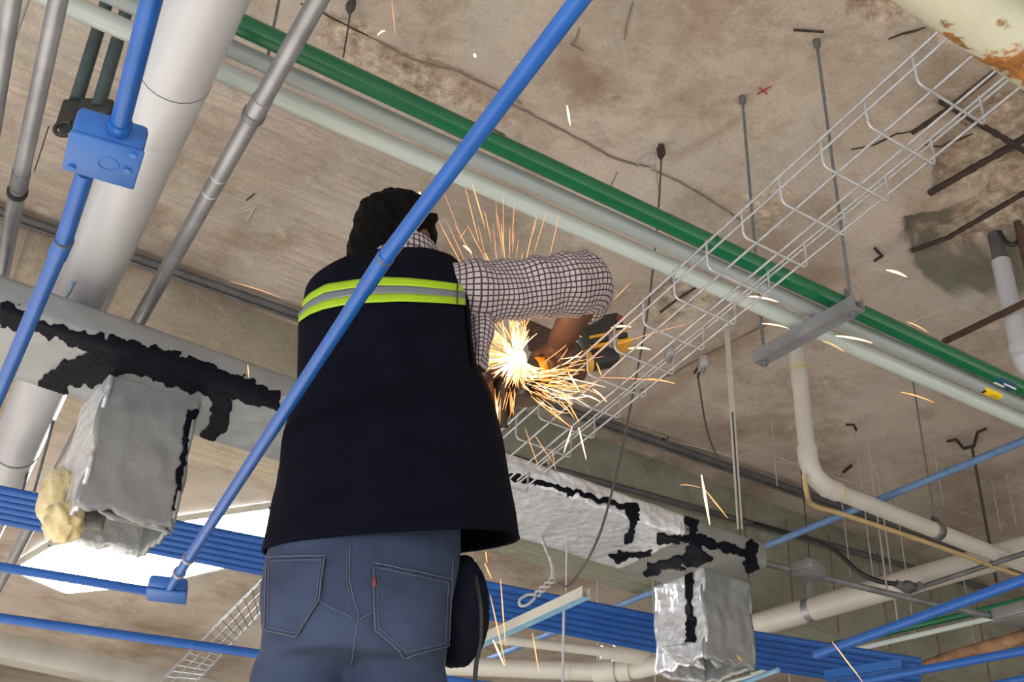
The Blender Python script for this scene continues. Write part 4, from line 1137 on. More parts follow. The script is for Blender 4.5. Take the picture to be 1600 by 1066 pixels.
f2, f2_pts, f2_r = pipe('drain_pipe', 'thick white drain pipe with elbow at the bottom edge', 'pipe', [(690, 1040), (936, 1050), (1000, 1046), (1040, 1036)], 1.66, 29, 'pvc_old', ext=(0.3, 0.0), n=28)
sleeve(f2, f2_pts, f2_r, px=885, L=0.03, k=1.06, name='joint_ring')
sleeve(f2, f2_pts, f2_r, px=945, L=0.09, k=1.22, name='fitting')
sleeve(f2, f2_pts, f2_r, px=975, L=0.05, k=1.18, name='fitting')

# ================================================================== the worker
def remeshed(name, V, Fc, mat, parent, voxel=0.006, smooth_it=6, disp=None):
    me = bpy.data.meshes.new(name + '_raw')
    me.from_pydata([tuple(v) for v in V], [], Fc)
    me.update()
    t = bpy.data.objects.new('tmp', me); COL.objects.link(t)
    r_ = t.modifiers.new('r', 'REMESH'); r_.mode = 'VOXEL'; r_.voxel_size = voxel
    s_ = t.modifiers.new('s', 'SMOOTH'); s_.iterations = smooth_it; s_.factor = 0.5
    bpy.context.view_layer.update()
    dg = bpy.context.evaluated_depsgraph_get()
    m2 = bpy.data.meshes.new_from_object(t.evaluated_get(dg))
    bpy.data.objects.remove(t); bpy.data.meshes.remove(me)
    m2.name = name
    if disp is not None:
        n = len(m2.vertices); co = np.empty(n * 3); nr = np.empty(n * 3)
        m2.vertices.foreach_get('co', co); m2.vertices.foreach_get('normal', nr)
        co = co.reshape(-1, 3) + nr.reshape(-1, 3) * disp(co.reshape(-1, 3))[:, None]
        m2.vertices.foreach_set('co', co.ravel()); m2.update()
    c = recenter(m2)
    o = link(name, m2, mat, None, True, 180)
    o.location = c
    if parent is not None:
        o.parent = parent; o.location = c - wloc(parent)
    return o
def ball(V, Fc, c, ax, ay, az, r, sub=3):
    bm = bmesh.new(); bmesh.ops.create_icosphere(bm, subdivisions=sub, radius=1.0)
    bm.verts.index_update(); b = len(V)
    for v in bm.verts: V.append(Vector(c) + ax * (v.co.x * r[0]) + ay * (v.co.y * r[1]) + az * (v.co.z * r[2]))
    for f in bm.faces: Fc.append(tuple(b + v.index for v in f.verts))
    bm.free()
def limb(V, Fc, pts, rs, n=16):
    tube_data(pts, list(rs), n, True, V, Fc)
    for p, r in zip(pts, rs): ball(V, Fc, p, RH, FH, ZU, (r, r, r), 2)
def loft(levels, n=64, power=2.3, closed=True, wr=0.0, seed=0):
    V = []; Fc = []
    LK, KK = np.meshgrid(np.arange(len(levels)), np.arange(n), indexing='ij')
    WL = fbm(2.2 * np.cos(KK * 2 * np.pi / n) + 7 + seed, 2.2 * np.sin(KK * 2 * np.pi / n) + 7 + LK * 0.13, 4, seed) - 0.45
    for li, (l, r, F_, hd, tilt) in enumerate(levels):
        a = Pf(l[0], l[1], F_); b = Pf(r[0], r[1], F_)
        c = (a + b) / 2; ex = (b - a) / 2
        for k in range(n):
            t = 2 * math.pi * k / n
            cs, sn = math.cos(t), math.sin(t)
            x = math.copysign(abs(cs) ** (2 / power), cs); y = math.copysign(abs(sn) ** (2 / power), sn)
            p = c + ex * x + FH * (hd * y) + ZU * (tilt * y)
            if wr:
                w = float(WL[li, k]) * wr
                p = p + (p - c).normalized() * w
            V.append(p)
    m_ = len(levels)
    for i in range(m_ - 1):
        for k in range(n):
            k2 = (k + 1) % n
            Fc.append((i * n + k, (i + 1) * n + k, (i + 1) * n + k2, i * n + k2))
    if closed:
        Fc.append(tuple(range(n))); Fc.append(tuple((m_ - 1) * n + k for k in reversed(range(n))))
    return V, Fc
def densify(levels, k=5):
    out = []
    n = len(levels)
    def cr(p0, p1, p2, p3, t): return 0.5 * ((2 * p1) + (p2 - p0) * t + (2 * p0 - 5 * p1 + 4 * p2 - p3) * t * t + (3 * p1 - p0 - 3 * p2 + p3) * t ** 3)
    flat = [np.array([l[0], l[1], r[0], r[1], F_, hd, tl], float) for (l, r, F_, hd, tl) in levels]
    for i in range(n - 1):
        for j in range(k):
            v = cr(flat[max(i - 1, 0)], flat[i], flat[i + 1], flat[min(i + 2, n - 1)], j / k)
            out.append(((v[0], v[1]), (v[2], v[3]), v[4], v[5], v[6]))
    v = flat[-1]; out.append(((v[0], v[1]), (v[2], v[3]), v[4], v[5], v[6]))
    return out

hip_c = Pf(552, 1000, 1.70)
crotch = Pf(548, 1055, 1.70)
ZF = crotch.z - 0.80                          # where the worker stands
person = empty('person', Vector((hip_c.x, hip_c.y, ZF)), 'worker seen from behind in a black vest cutting the cable tray', 'person')

# skin: one continuous body
V = []; Fc = []
HCN = Pf(620, 392, 1.945)
fdir = (FH * 0.80 + RH * 0.55 - ZU * 0.22).normalized()
sdir = fdir.cross(ZU).normalized()            # the head's right side
udir = sdir.cross(fdir).normalized()
ball(V, Fc, HCN, sdir, fdir, udir, (0.070, 0.088, 0.095))
ball(V, Fc, HCN + fdir * 0.035 - udir * 0.055, sdir, fdir, udir, (0.052, 0.055, 0.062))
ball(V, Fc, HCN + fdir * 0.062 - udir * 0.095, sdir, fdir, udir, (0.028, 0.026, 0.022), 2)
ball(V, Fc, HCN + fdir * 0.094 - udir * 0.03, sdir, fdir, udir, (0.013, 0.02, 0.026), 2)
ball(V, Fc, HCN + fdir * 0.083 + udir * 0.012, sdir, fdir, udir, (0.045, 0.012, 0.012), 2)
ball(V, Fc, HCN + fdir * 0.082 - udir * 0.068, sdir, fdir, udir, (0.024, 0.012, 0.009), 2)
for sg in (-1, 1):
    ball(V, Fc, HCN + sdir * (0.072 * sg) - udir * 0.02 - fdir * 0.005, sdir, fdir, udir, (0.010, 0.019, 0.032), 2)
    ball(V, Fc, HCN + sdir * (0.078 * sg) - udir * 0.002 - fdir * 0.012, sdir, fdir, udir, (0.007, 0.014, 0.014), 2)
neck_b = Pf(622, 432, 1.90)
limb(V, Fc, [neck_b, HCN - udir * 0.05 - fdir * 0.015], [0.058, 0.054])
LSH, RSH = Pf(522, 475, 1.93), Pf(722, 456, 1.87)
chest = (LSH + RSH) / 2 - ZU * 0.09
limb(V, Fc, [neck_b - ZU * 0.01, chest, hip_c + ZU * 0.12, hip_c], [0.065, 0.085, 0.08, 0.06])
limb(V, Fc, [LSH, (LSH + RSH) / 2, RSH], [0.045, 0.06, 0.045])
REL, RWR = Pf(928, 442, 1.985), Pf(876, 532, 2.165)
LEL, LWR = Pf(640, 655, 2.10), Pf(752, 628, 2.165)
limb(V, Fc, [RSH, lerp(RSH, REL, 0.5), REL], [0.043, 0.042, 0.036])
limb(V, Fc, [REL, lerp(REL, RWR, 0.35), RWR], [0.035, 0.037, 0.026])
limb(V, Fc, [LSH, lerp(LSH, LEL, 0.5), LEL], [0.043, 0.042, 0.036])
limb(V, Fc, [LEL, lerp(LEL, LWR, 0.35), LWR], [0.035, 0.037, 0.026])
# legs inside the jeans
LHP, RHP = Pf(476, 1030, 1.70), Pf(622, 1034, 1.70)
LKN = Vector((LHP.x, LHP.y, ZF + 0.45)) + FH * 0.03 - RH * 0.02; RKN = Vector((RHP.x, RHP.y, ZF + 0.45)) + FH * 0.05 + RH * 0.02
LAN = Vector((LKN.x, LKN.y, ZF + 0.08)) - FH * 0.03; RAN = Vector((RKN.x, RKN.y, ZF + 0.08)) - FH * 0.03
for h_, k_, a_ in ((LHP, LKN, LAN), (RHP, RKN, RAN)):
    limb(V, Fc, [hip_c, h_, k_, a_], [0.055, 0.055, 0.045, 0.034])
# hands closed round what they hold
def grip(V, Fc, c, ax, rad, palm, wrist, span=0.078, turn=3.6):
    ax = ax.normalized(); palm = (palm - ax * palm.dot(ax)).normalized(); oth = ax.cross(palm)
    pc = c + palm * (rad + 0.014)
    ball(V, Fc, pc, ax, palm, oth, (0.044, 0.017, 0.036))
    limb(V, Fc, [wrist, lerp(wrist, pc, 0.6), pc], [0.026, 0.026, 0.022], 12)
    for i in range(4):
        o_ = (i - 1.5) * span / 3.4
        ln = turn * (1.0, 1.08, 1.02, 0.86)[i]
        pts = []
        for k in range(8):
            t = 0.55 + (ln - 0.55) * k / 7
            rr_ = rad + 0.010
            pts.append(c + ax * o_ + (palm * math.cos(t) + oth * math.sin(t)) * rr_)
        limb(V, Fc, pts, [0.0098, 0.0096, 0.0094, 0.0092, 0.009, 0.0086, 0.0082, 0.007], 10)
    pts = []
    for k in range(6):
        t = -0.5 - 1.6 * k / 5
        pts.append(c + ax * (-0.046 - 0.012 * k / 5) + (palm * math.cos(t) + oth * math.sin(t)) * (rad + 0.012))
    limb(V, Fc, pts, [0.0125, 0.012, 0.0115, 0.011, 0.010, 0.0085], 10)
GA, GB = Pf(820, 584, 2.205), Pf(962, 556, 2.245)
gax = (GB - GA).normalized()
gripc = lerp(GA, GB, 0.40)
grip(V, Fc, gripc, gax, 0.024, (ZU * 0.8 - FH * 0.6), RWR)
SHD = Pf(782, 622, 2.20)                       # side handle held by the left hand
grip(V, Fc, SHD, (FH * 0.5 - ZU * 0.8).normalized(), 0.017, (-RH * 0.9 - FH * 0.3), LWR)
body = remeshed('body', V, Fc, M['skin'], person, 0.0048, 4)

# hair
V = []; Fc = []
ball(V, Fc, HCN - fdir * 0.016 + udir * 0.032, sdir, fdir, udir, (0.077, 0.086, 0.082), 4)
ball(V, Fc, HCN - fdir * 0.044 - udir * 0.028, sdir, fdir, udir, (0.066, 0.055, 0.068), 4)
ball(V, Fc, HCN + fdir * 0.018 + udir * 0.064, sdir, fdir, udir, (0.058, 0.055, 0.045), 4)
rng = random.Random(3)
for k in range(120):
    t = rng.uniform(0, 2 * math.pi); e = rng.uniform(0.25, 1.5)
    dv = (sdir * math.cos(t) + fdir * math.sin(t)) * math.cos(e) + udir * math.sin(e)
    if dv.dot(fdir) > 0.35 and e < 0.9: continue
    c = HCN - fdir * 0.016 + udir * 0.028 + Vector((dv.x, dv.y, dv.z)) * 0.083
    ball(V, Fc, c, sdir, fdir, udir, (0.012, 0.012, 0.011), 2)
hair = remeshed('hair', V, Fc, M['hair'], person, 0.005, 3,
                lambda co: (fbm(co[:, 0] * 60 + co[:, 2] * 40, co[:, 1] * 60 - co[:, 2] * 30, 3, 4) - 0.45) * 0.012)

# vest
VL = [((590, 424), (664, 426), 1.915, 0.055, 0.0), ((562, 427), (696, 424), 1.91, 0.075, 0.0), ((530, 434), (722, 427), 1.905, 0.09, 0.0), ((499, 449), (727, 442), 1.90, 0.105, 0.0),
      ((478, 470), (729, 462), 1.89, 0.115, 0.0), ((469, 515), (732, 512), 1.875, 0.122, 0.0), ((467, 575), (741, 572), 1.855, 0.128, 0.0), ((462, 630), (766, 622), 1.835, 0.132, 0.005),
      ((446, 690), (784, 682), 1.81, 0.138, 0.01), ((436, 750), (794, 742), 1.785, 0.145, 0.02), ((424, 808), (804, 798), 1.76, 0.150, 0.032), ((412, 866), (812, 840), 1.735, 0.155, 0.045)]
V, Fc = loft(densify(VL, 6), 96, 2.35, False, 0.010, 5)
vest = build('vest', V, Fc, M['vest'], person, True, 180)
md = vest.modifiers.new('solid', 'SOLIDIFY'); md.thickness = 0.004; md.offset = -1
vb = bvh_of([vest])
def strip_on(name, top, bot, bvh, mat, parent, off=0.003, nseg=40, rows=3, thick=0.0015):
    def along(pl, t):
        d = [0.0]
        for a, b in zip(pl[:-1], pl[1:]): d.append(d[-1] + math.hypot(b[0] - a[0], b[1] - a[1]))
        s_ = t * d[-1]
        for i in range(len(pl) - 1):
            if s_ <= d[i + 1] or i == len(pl) - 2:
                f = (s_ - d[i]) / ((d[i + 1] - d[i]) or 1)
                return (pl[i][0] + (pl[i + 1][0] - pl[i][0]) * f, pl[i][1] + (pl[i + 1][1] - pl[i][1]) * f)
    V = []; Fc = []; ok = []
    for i in range(nseg + 1):
        a = along(top, i / nseg); b = along(bot, i / nseg)
        for j in range(rows + 1):
            x = a[0] + (b[0] - a[0]) * j / rows; y = a[1] + (b[1] - a[1]) * j / rows
            h = bvh.ray_cast(CAM, ray(x, y).normalized())
            if h[0] is None: V.append(None)
            else:
                nn = h[1] if h[1].dot(ray(x, y)) < 0 else -h[1]
                V.append(h[0] + nn * off)
    for i in range(nseg):
        for j in range(rows):
            k = i * (rows + 1) + j
            f = (k, k + 1, k + rows + 2, k + rows + 1)
            if any(V[q] is None for q in f): continue
            Fc.append(f)
    used = sorted({i for f in Fc for i in f}); mp = {a: b for b, a in enumerate(used)}
    if not used: return None
    o = build(name, [V[i] for i in used], [tuple(mp[i] for i in f) for f in Fc], mat, parent, True, 180)
    md = o.modifiers.new('solid', 'SOLIDIFY'); md.thickness = thick; md.offset = 0
    return o
T0 = [(466, 483), (472, 475), (487, 459), (511, 446), (558, 439), (598, 435), (643, 437), (690, 442), (730, 447)]
T3 = [(464, 509), (470, 503), (485, 493), (506, 485), (535, 479), (574, 475), (629, 473), (680, 475), (730, 478)]
def between(f): return [(lerp(a[0], b[0], f), lerp(a[1], b[1], f)) for a, b in zip(T0, T3)]
st1 = strip_on('reflective_strip', between(0.0), between(0.34), vb, M['lime'], vest); st1['label'] = 'lime yellow upper strip across the vest'
st2 = strip_on('reflective_strip', between(0.34), between(0.66), vb, M['silver'], vest); st2['label'] = 'silver grey reflective strip'
st3 = strip_on('reflective_strip', between(0.66), between(1.0), vb, M['lime'], vest); st3['label'] = 'lime yellow lower strip across the vest'
strip_on('strip_seam', [(711, 445), (712.5, 445)], [(711, 477), (712.5, 477)], vb, M['wire_dark'], vest, 0.0045, 1, 6)
strip_on('armhole_binding', [(721, 414), (724, 440), (726, 480), (730, 530), (736, 575)], [(726, 414), (729, 440), (731, 480), (735, 530), (741, 575)], vb, M['vest'], vest, 0.004, 30, 2, 0.004)

# shirt: sleeve, hanging underarm cloth and collar, checked by UV
def cloth_tube(name, ctrl, n=44, k=9, wr=0.010, seed=0, cap_in=True, squash=1.0, rows=None):
    cp = bez([c for c, _ in ctrl], k)
    rr = []
    for i in range(len(ctrl) - 1):
        for j in range(k): rr.append(lerp(ctrl[i][1], ctrl[i + 1][1], j / k))
    rr.append(ctrl[-1][1])
    fr = frames(cp)
    V = []; Fc = []; UV = []
    s = 0.0; rmean = sum(rr) / len(rr)
    for i, ((p, t, N, B), r) in enumerate(zip(fr, rr)):
        if i: s += (p - fr[i - 1][0]).length
        AA = np.arange(n + 1) % n * 2 * np.pi / n
        CN = fbm(np.cos(AA) * 1.6 + seed + s * 16 + 5, np.sin(AA) * 1.6 + s * 9 + 5, 3, seed) - 0.45
        for j in range(n + 1):
            a = 2 * math.pi * j / n
            aa = a % (2 * math.pi)
            w = float(CN[j]) * wr * 2
            w += math.sin(s * 95 + 2.2 * math.sin(aa) + seed) * wr * 0.20
            V.append(p + N * ((r + w) * math.cos(a)) + B * ((r + w) * squash * math.sin(a)))
            UV.append((j / n * 2 * math.pi * rmean * 1.0, s))
    for i in range(len(fr) - 1):
        for j in range(n):
            q = i * (n + 1) + j
            Fc.append((q, q + 1, q + n + 2, q + n + 1))
    o = build(name, V, Fc, M['plaid'], person, True, 180, UV)
    md = o.modifiers.new('solid', 'SOLIDIFY'); md.thickness = 0.002; md.offset = -1
    return o
cloth_tube('sleeve', [(Pf(700, 456, 1.87), 0.055), (Pf(735, 458, 1.88), 0.064), (Pf(780, 456, 1.90), 0.057), (Pf(835, 449, 1.925), 0.060), (Pf(880, 444, 1.955), 0.064), (Pf(904, 442, 1.985), 0.064), (Pf(916, 452, 2.02), 0.058), (Pf(914, 468, 2.055), 0.049), (Pf(905, 482, 2.09), 0.041)], seed=2, wr=0.011)
cloth_tube('shirt_side', [(Pf(744, 470, 1.90), 0.035), (Pf(750, 505, 1.885), 0.026), (Pf(750, 545, 1.87), 0.019), (Pf(748, 578, 1.86), 0.010)], seed=4, wr=0.007)
cloth_tube('sleeve', [(LSH, 0.050), (lerp(LSH, LEL, 0.5), 0.052), (LEL, 0.05), (lerp(LEL, LWR, 0.5), 0.043)], seed=6, wr=0.006)
# collar as a standing band round the neck
V = []; Fc = []; UV = []
cc = Pf(627, 412, 1.925)
n = 60
for i, (dz, rr_) in enumerate(((-0.03, 0.090), (-0.012, 0.082), (0.004, 0.076), (0.018, 0.071), (0.020, 0.068), (0.008, 0.067), (-0.02, 0.070))):
    for j in range(n + 1):
        a = 2 * math.pi * j / n
        V.append(cc + RH * (rr_ * 1.0 * math.cos(a)) + FH * (rr_ * 0.9 * math.sin(a)) + ZU * (dz * 1.3 - 0.012 * math.sin(a)))
        UV.append((a * 0.07, i * 0.012))
for i in range(6):
    for j in range(n):
        q = i * (n + 1) + j; Fc.append((q, q + 1, q + n + 2, q + n + 1))
build('collar', V, Fc, M['plaid'], person, True, 180, UV)

# jeans
JL = [((440, 800), (716, 800), 1.75, 0.11, 0.0), ((424, 850), (722, 852), 1.735, 0.122, 0.0), ((413, 905), (716, 910), 1.72, 0.13, 0.0), ((408, 965), (706, 970), 1.71, 0.13, 0.0), ((407, 1020), (697, 1026), 1.70, 0.122, 0.0), ((409, 1052), (691, 1058), 1.70, 0.112, 0.0)]
V, Fc = loft(densify(JL, 3), 48, 2.3, True)
for h_, k_, a_, sx in ((LHP, LKN, LAN, -1), (RHP, RKN, RAN, 1)):
    limb(V, Fc, [h_ + RH * 0.002 * sx - ZU * 0.02, lerp(h_, k_, 0.3), k_, a_ + ZU * 0.02], [0.069, 0.068, 0.058, 0.056], 24)
jeans = remeshed('jeans', V, Fc, M['denim'], person, 0.007, 5,
                 lambda co: (fbm(co[:, 0] * 14 + co[:, 2] * 7, co[:, 2] * 16 - co[:, 1] * 5, 3, 8) - 0.45) * 0.012)
jb = bvh_of([jeans])
def stitch(pix, w=1.6, parent=None, mat='thread', off=0.0012, bvh=None):
    out = []
    for a, b in zip(pix[:-1], pix[1:]):
        n = max(2, int(math.hypot(b[0] - a[0], b[1] - a[1]) / 6))
        for k in range(n):
            x, y = lerp(a[0], b[0], k / n), lerp(a[1], b[1], k / n)
            h = (bvh or jb).ray_cast(CAM, ray(x, y).normalized())
            if h[0] is not None:
                nn = h[1] if h[1].dot(ray(x, y)) < 0 else -h[1]
                out.append(h[0] + nn * off)
    if len(out) > 2: return tube('stitching', out, wid(out[0], w) / 2, M[mat], parent or jeans, 6, 180)
LP = [(421, 873), (508, 872), (499, 940), (464, 996), (418, 986)]
RP = [(583, 882), (702, 906), (696, 1010), (632, 1024), (585, 986)]
pk1 = wrap_patch('pocket', LP, jb, M['denim'], jeans, 0.0025, 5, 0, 1, 0.003, 0)
pk2 = wrap_patch('pocket', RP, jb, M['denim'], jeans, 0.0025, 5, 0, 2, 0.003, 0)
for pk, q in ((pk1, LP), (pk2, RP)):
    stitch(q + [q[0]], 1.8, pk, off=0.005)
    c0 = (sum(p[0] for p in q) / 5, sum(p[1] for p in q) / 5)
    qi = [(c0[0] + (p[0] - c0[0]) * 0.9, c0[1] + (p[1] - c0[1]) * 0.9) for p in q]
    stitch(qi + [qi[0]], 1.1, pk, off=0.005)
stitch([(547, 852), (546, 905), (552, 935), (561, 962), (553, 1010), (548, 1050)], 1.6)
stitch([(543, 852), (542, 905), (547, 935)], 1.2)
stitch([(425, 893), (470, 922), (520, 952), (556, 968)], 1.4)
stitch([(562, 968), (620, 940), (690, 918)], 1.4)
stitch([(706, 872), (704, 930), (699, 1000), (690, 1056)], 1.4)
tb = wrap_patch('pocket_tab', [(581, 906), (587, 906), (586, 920), (581, 920)], jb, M['red'], jeans, 0.006, 2, 0, 3, 0.002, 0)
# pouch at the right hip with its lead
lump('hip_pouch', Pf(718, 955, 1.74), (0.042, 0.05, 0.085), M['pouch'], person, 12, 0.12)
tube('lead', bez([Pf(742, 900, 1.70), Pf(751, 950, 1.69), Pf(751, 1000, 1.69), Pf(744, 1040, 1.69), Pf(741, 1085, 1.69)], 6), 0.0032, M['black'], person, 8)
# boots
for a_, sg in ((LAN, -1), (RAN, 1)):
    V = []; Fc = []
    base = Vector((a_.x, a_.y, ZF))
    limb(V, Fc, [base + ZU * 0.14, base + ZU * 0.05], [0.052, 0.05])
    ball(V, Fc, base + FH * 0.07 + ZU * 0.045, RH, FH, ZU, (0.048, 0.135, 0.045))
    V2, F2 = box_data(base + FH * 0.055 + ZU * 0.012, RH, FH, ZU, 0.09, 0.27, 0.024, bev=0.008)
    b_ = len(V); V += V2; Fc += [tuple(b_ + i for i in f) for f in F2]
    remeshed('boot', V, Fc, M['boot'], person, 0.007, 2)

# scaffold deck he stands on, below the frame
deck_c = Vector((hip_c.x, hip_c.y, ZF)) + FH * 0.05
sc = empty('scaffold', Vector((deck_c.x, deck_c.y, 0)), 'low plank scaffold under the boots of the worker', 'scaffold')
for k in (-1, 0, 1):
    box('plank', deck_c + FH * (0.23 * k) - ZU * 0.02, RH, FH, ZU, 1.7, 0.22, 0.04, M['plank'], sc, 0.004)
for sx in (-1, 1):
    for sy in (-1, 1):
        p = deck_c + RH * (0.75 * sx) + FH * (0.30 * sy)
        tube('post', [Vector((p.x, p.y, 0)), Vector((p.x, p.y, ZF - 0.04))], 0.024, M['steel'], sc, 12)
    tube('cross_bar', [deck_c + RH * (0.75 * sx) - FH * 0.34 - ZU * 0.062, deck_c + RH * (0.75 * sx) + FH * 0.34 - ZU * 0.062], 0.022, M['steel'], sc, 12)

# ================================================================== angle grinder
gr = empty('angle_grinder', gripc, 'yellow and black cordless angle grinder throwing sparks in the hands of the worker', 'power tool')
up = (ZU - gax * ZU.dot(gax)).normalized(); out = gax.cross(up)
L_ = (GB - GA).length
tube('motor_body', [GA + gax * (L_ * t) for t in (0.02, 0.10, 0.22, 0.45, 0.62, 0.72, 0.95, 1.0)], [0.024, 0.028, 0.025, 0.022, 0.022, 0.024, 0.024, 0.018], M['black'], gr, 24)
tube('body_stripe', [GA + gax * (L_ * t) for t in (0.12, 0.15, 0.22, 0.25)], [0.0285, 0.0300, 0.0275, 0.0260], M['yellow'], gr, 24)
tube('body_stripe', [GA + gax * (L_ * t) for t in (0.62, 0.64, 0.68, 0.70)], [0.023, 0.0245, 0.0255, 0.0245], M['yellow'], gr, 24)
tube('grip_band', [GA + gax * (L_ * t) for t in (0.30, 0.34, 0.52, 0.56)], [0.0235, 0.0245, 0.0235, 0.0235], M['black'], gr, 24)
bc = Pf(939, 523, 2.25)
box('battery', bc, gax, out, up, 0.094, 0.062, 0.066, M['black'], gr, 0.008)
box('battery_foot', bc - up * 0.040, gax, out, up, 0.10, 0.066, 0.009, M['yellow'], gr, 0.003)
tube('release_button', [bc + gax * 0.040 + up * 0.012 - out * 0.03, bc + gax * 0.040 + up * 0.012 + out * 0.034], 0.009, M['red'], gr, 12)
for sg in (-1, 1): box('battery_rib', bc + out * (0.031 * sg) - up * 0.018, gax, out, up, 0.088, 0.004, 0.006, M['yellow'], gr)
head = GA - gax * 0.012
tube('gear_head', [head + up * 0.022, head + up * 0.010, head - up * 0.018, head - up * 0.026], [0.018, 0.026, 0.026, 0.018], M['steel_dark'], gr, 16)
dn = (out * 0.93 + up * 0.36).normalized()
dcn = head - up * 0.012 - dn * 0.03
tube('cutting_disc', [dcn - dn * 0.001, dcn + dn * 0.001], 0.052, M['conduit_dark'], gr, 40)
tube('disc_nut', [dcn - dn * 0.006, dcn + dn * 0.012], 0.012, M['steel'], gr, 12)
gu = []
d_a = dn.orthogonal().normalized(); d_b = dn.cross(d_a)
V = []; Fc = []
gdir = (gax + up * 0.9).normalized()
ga = math.atan2(gdir.dot(d_b), gdir.dot(d_a))
for k in range(25):
    a = ga - 1.5 + 3.0 * k / 24
    e = d_a * math.cos(a) + d_b * math.sin(a)
    V += [dcn + e * 0.012 + dn * 0.010, dcn + e * 0.058 + dn * 0.010, dcn + e * 0.058 - dn * 0.012]
    if k:
        b_ = 3 * k
        Fc += [(b_ - 3, b_ - 2, b_ + 1, b_), (b_ - 2, b_ - 1, b_ + 2, b_ + 1)]
g_ = build('guard', V, Fc, M['rust'], gr, True, 40)
md = g_.modifiers.new('solid', 'SOLIDIFY'); md.thickness = 0.0025
sa = (FH * 0.5 - ZU * 0.8).normalized()
tube('side_handle', [SHD + sa * -0.055, SHD + sa * -0.05, SHD + sa * 0.05, SHD + sa * 0.06], [0.012, 0.016, 0.016, 0.02], M['black'], gr, 16)
tube('handle_bolt', [SHD + sa * -0.05, head], 0.006, M['steel_dark'], gr, 8)
plq = [P(818, 500, HC - 0.01), P(872, 522, HC - 0.01), P(846, 556, HC - 0.01), P(826, 548, HC - 0.01)]
pv = plq + [p + ZU * 0.02 for p in plq]
tag(build('rusty_plate', pv, [(3, 2, 1, 0), (4, 5, 6, 7), (0, 1, 5, 4), (1, 2, 6, 5), (2, 3, 7, 6), (3, 0, 4, 7)], M['rust'], None, False), 'small rust brown plate fixed to the ceiling behind the grinder disc', 'plate')

# ================================================================== sparks
S0 = Pf(808, 560, 2.14)
lamp = bpy.data.lights.new('grinding_glow', 'POINT'); lamp.energy = 0.22; lamp.color = (1.0, 0.50, 0.18); lamp.shadow_soft_size = 0.03
lo = bpy.data.objects.new('grinding_glow', lamp); COL.objects.link(lo); lo.location = S0 - FH * 0.05
rng = random.Random(11)
def sliver(V, Fc, pts, w):
    n = len(pts)
    rs = [max(w * 0.12, w * math.sin(math.pi * (0.12 + 0.8 * i / (n - 1)))) for i in range(n)]
    tube_data(pts, rs, 5, True, V, Fc)
burst = {'spark_hot': ([], []), 'spark': ([], []), 'spark_dim': ([], [])}
def streak(a_deg, r0, r1, F0, F1, w, mt, bend=0.0, cx=808, cy=560):
    a = math.radians(a_deg); pts = []
    for k in range(6):
        t = k / 5; r = lerp(r0, r1, t); aa = a + bend * t
        pts.append(Pf(cx + r * math.cos(aa), cy - r * math.sin(aa) + 0.0 * r, lerp(F0, F1, t)))
    V, Fc = burst[mt]; sliver(V, Fc, pts, wid(pts[0], w) / 2)
for k in range(150):                          # the ball of sparks at the disc
    a = rng.uniform(60, 330); L = rng.uniform(22, 66) * (0.8 if a > 200 else 1.0)
    streak(a, rng.uniform(2, 14), L, 2.13, 2.13 + rng.uniform(-0.12, 0.06), rng.uniform(1.2, 3.0), rng.choice(['spark_hot', 'spark_hot', 'spark']), rng.uniform(-0.3, 0.3))
for k in range(60):                           # fringe to the left and up
    a = rng.uniform(70, 200)
    streak(a, rng.uniform(20, 40), rng.uniform(55, 88), 2.12, 2.08, rng.uniform(0.8, 1.5), 'spark', rng.uniform(-0.15, 0.15))
for k in range(62):                           # spray along the tray to the lower right
    a = rng.uniform(-42, 28); r0 = rng.uniform(15, 90)
    streak(a, r0, r0 + rng.uniform(20, 75), 2.13, 2.15, rng.uniform(0.9, 2.2), rng.choice(['spark', 'spark', 'spark_hot']), rng.uniform(-0.2, 0.2), 800, 592)
for k in range(18):                           # falling curtain beside the vest
    x = rng.uniform(772, 806); y0 = rng.uniform(590, 640)
    a = math.radians(rng.uniform(255, 275)); pts = [Pf(x + t * 30 * math.cos(a), y0 - t * rng.uniform(28, 30) * math.sin(a), 2.13) for t in (0, 0.5, 1.0)]
    V, Fc = burst['spark']; sliver(V, Fc, pts, wid(pts[0], rng.uniform(0.8, 1.6)) / 2)
for k in range(16):                           # thin fan rising behind the arm
    a = rng.uniform(72, 118); r0 = rng.uniform(110, 190)
    streak(a, r0, r0 + rng.uniform(25, 95), 2.2, 2.3, rng.uniform(0.7, 1.4), rng.choice(['spark_dim', 'spark_dim', 'spark']), 0, 790, 545)
sroot = empty('spark_burst', S0, 'dense burst of grinding sparks at the cutting disc', 'sparks')
sroot['kind'] = 'stuff'
for mt, (V, Fc) in burst.items():
    if V:
        o = build('spark_streaks', V, Fc, M[mt], sroot, True, 180); o['kind'] = 'stuff'
lump('spark_core', S0 + FH * 0.0, (0.022, 0.012, 0.024), M['spark_hot'], sroot, 21, 0.25, 3)

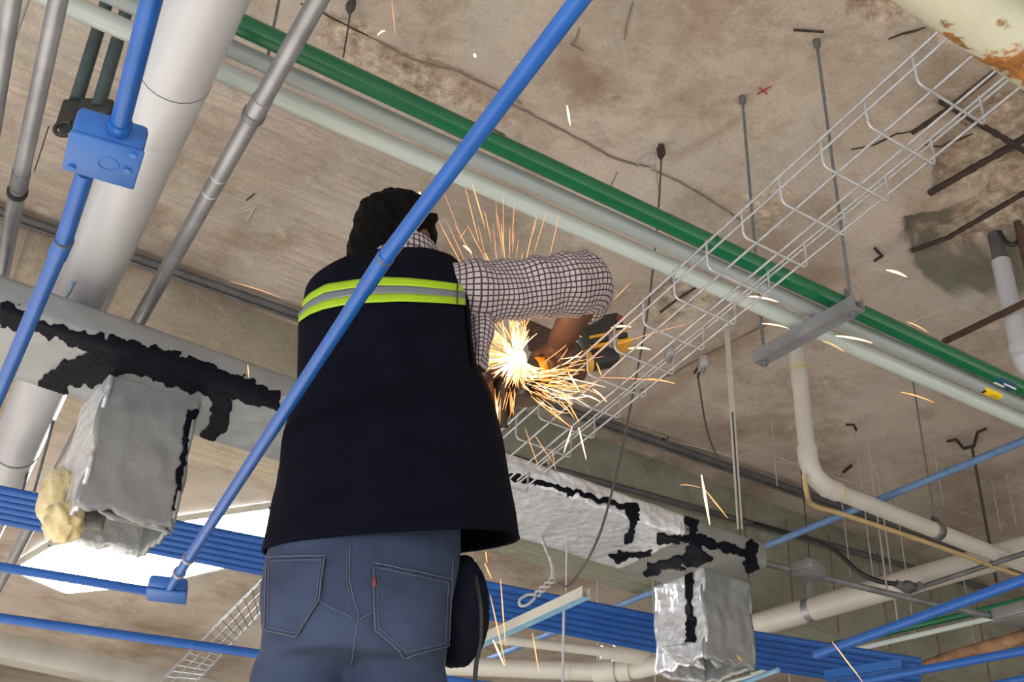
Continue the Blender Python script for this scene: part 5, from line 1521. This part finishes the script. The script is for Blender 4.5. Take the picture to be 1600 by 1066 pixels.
SP = [(612, 0, 618, 55, 2), (590, 55, 602, 48, 4), (741, 84, 743, 90, 7), (886, 165, 891, 196, 5), (1385, 422, 1417, 433, 6), (1417, 503, 1449, 519, 2.5),
      (1170, 463, 1216, 472, 5), (1191, 506, 1232, 513, 3.5), (1306, 525, 1363, 536, 5), (1286, 533, 1319, 550, 3), (1408, 613, 1459, 629, 3),
      (955, 512, 986, 511, 5), (982, 545, 1016, 546, 5), (898, 525, 909, 527, 3), (1096, 742, 1109, 820, 6), (1062, 758, 1096, 763, 2), (1101, 765, 1137, 810, 3),
      (738, 288, 758, 356, 2.5), (757, 330, 768, 380, 2), (777, 335, 786, 400, 2), (783, 350, 789, 405, 2.5), (797, 355, 796, 405, 2), (730, 352, 758, 405, 2), (710, 350, 740, 405, 2),
      (724, 384, 737, 396, 5), (687, 392, 706, 412, 4), (718, 373, 729, 358, 2), (758, 395, 765, 412, 3), (985, 442, 958, 470, 2),
      (874, 335, 858, 405, 2), (932, 567, 940, 588, 3), (888, 582, 905, 612, 4), (926, 608, 948, 628, 3.5), (910, 617, 938, 628, 3.5), (888, 630, 905, 660, 3), (894, 668, 881, 708, 3.5), (904, 668, 916, 718, 3.5),
      (960, 540, 1080, 505, 1.5), (930, 590, 1055, 598, 2), (1010, 592, 1055, 600, 3), (835, 680, 865, 725, 2), (820, 668, 843, 735, 2),
      (782, 905, 790, 1010, 3), (766, 930, 790, 1040, 3), (742, 876, 745, 905, 4), (759, 862, 761, 880, 3), (746, 890, 752, 925, 3), (770, 1000, 788, 1040, 4.5), (832, 990, 842, 1050, 3), (757, 880, 768, 905, 3), (752, 940, 757, 985, 2.5),
      (1300, 1003, 1348, 1066, 3), (387, 570, 389, 590, 3), (360, 440, 445, 468, 2), (655, 300, 657, 306, 5), (776, 625, 778, 655, 5), (868, 735, 862, 700, 1.5)]
sp_lab = 'single glowing orange spark streak flying through the air'
for i, (x0, y0, x1, y1, w) in enumerate(SP):
    F_ = 2.15 if x0 < 1000 and y0 < 760 else (2.6 if x0 > 1000 else 2.3)
    if x0 < 650 and y0 < 640 or (y0 < 200): F_ = 1.6
    if x0 < 720 and y0 > 350 and x0 > 600: F_ = 2.2
    V = []; Fc = []
    mid = ((x0 + x1) / 2, (y0 + y1) / 2 - (2 if abs(x1 - x0) > abs(y1 - y0) else 0))
    sliver(V, Fc, [Pf(x0, y0, F_), Pf((x0 * 0.5 + mid[0] * 0.5), (y0 * 0.5 + mid[1] * 0.5) - 0.5, F_), Pf(*mid, F_), Pf((x1 + mid[0]) / 2, (y1 + mid[1]) / 2 - 0.5, F_), Pf(x1, y1, F_)], wid(Pf(x0, y0, F_), w * 0.72) / 2)
    o = build('spark', V, Fc, M['spark_hot'] if w >= 3.5 else (M['spark'] if w > 2 else M['spark_dim']), None, True, 180)
    tag(o, sp_lab, 'spark', 'flying sparks')
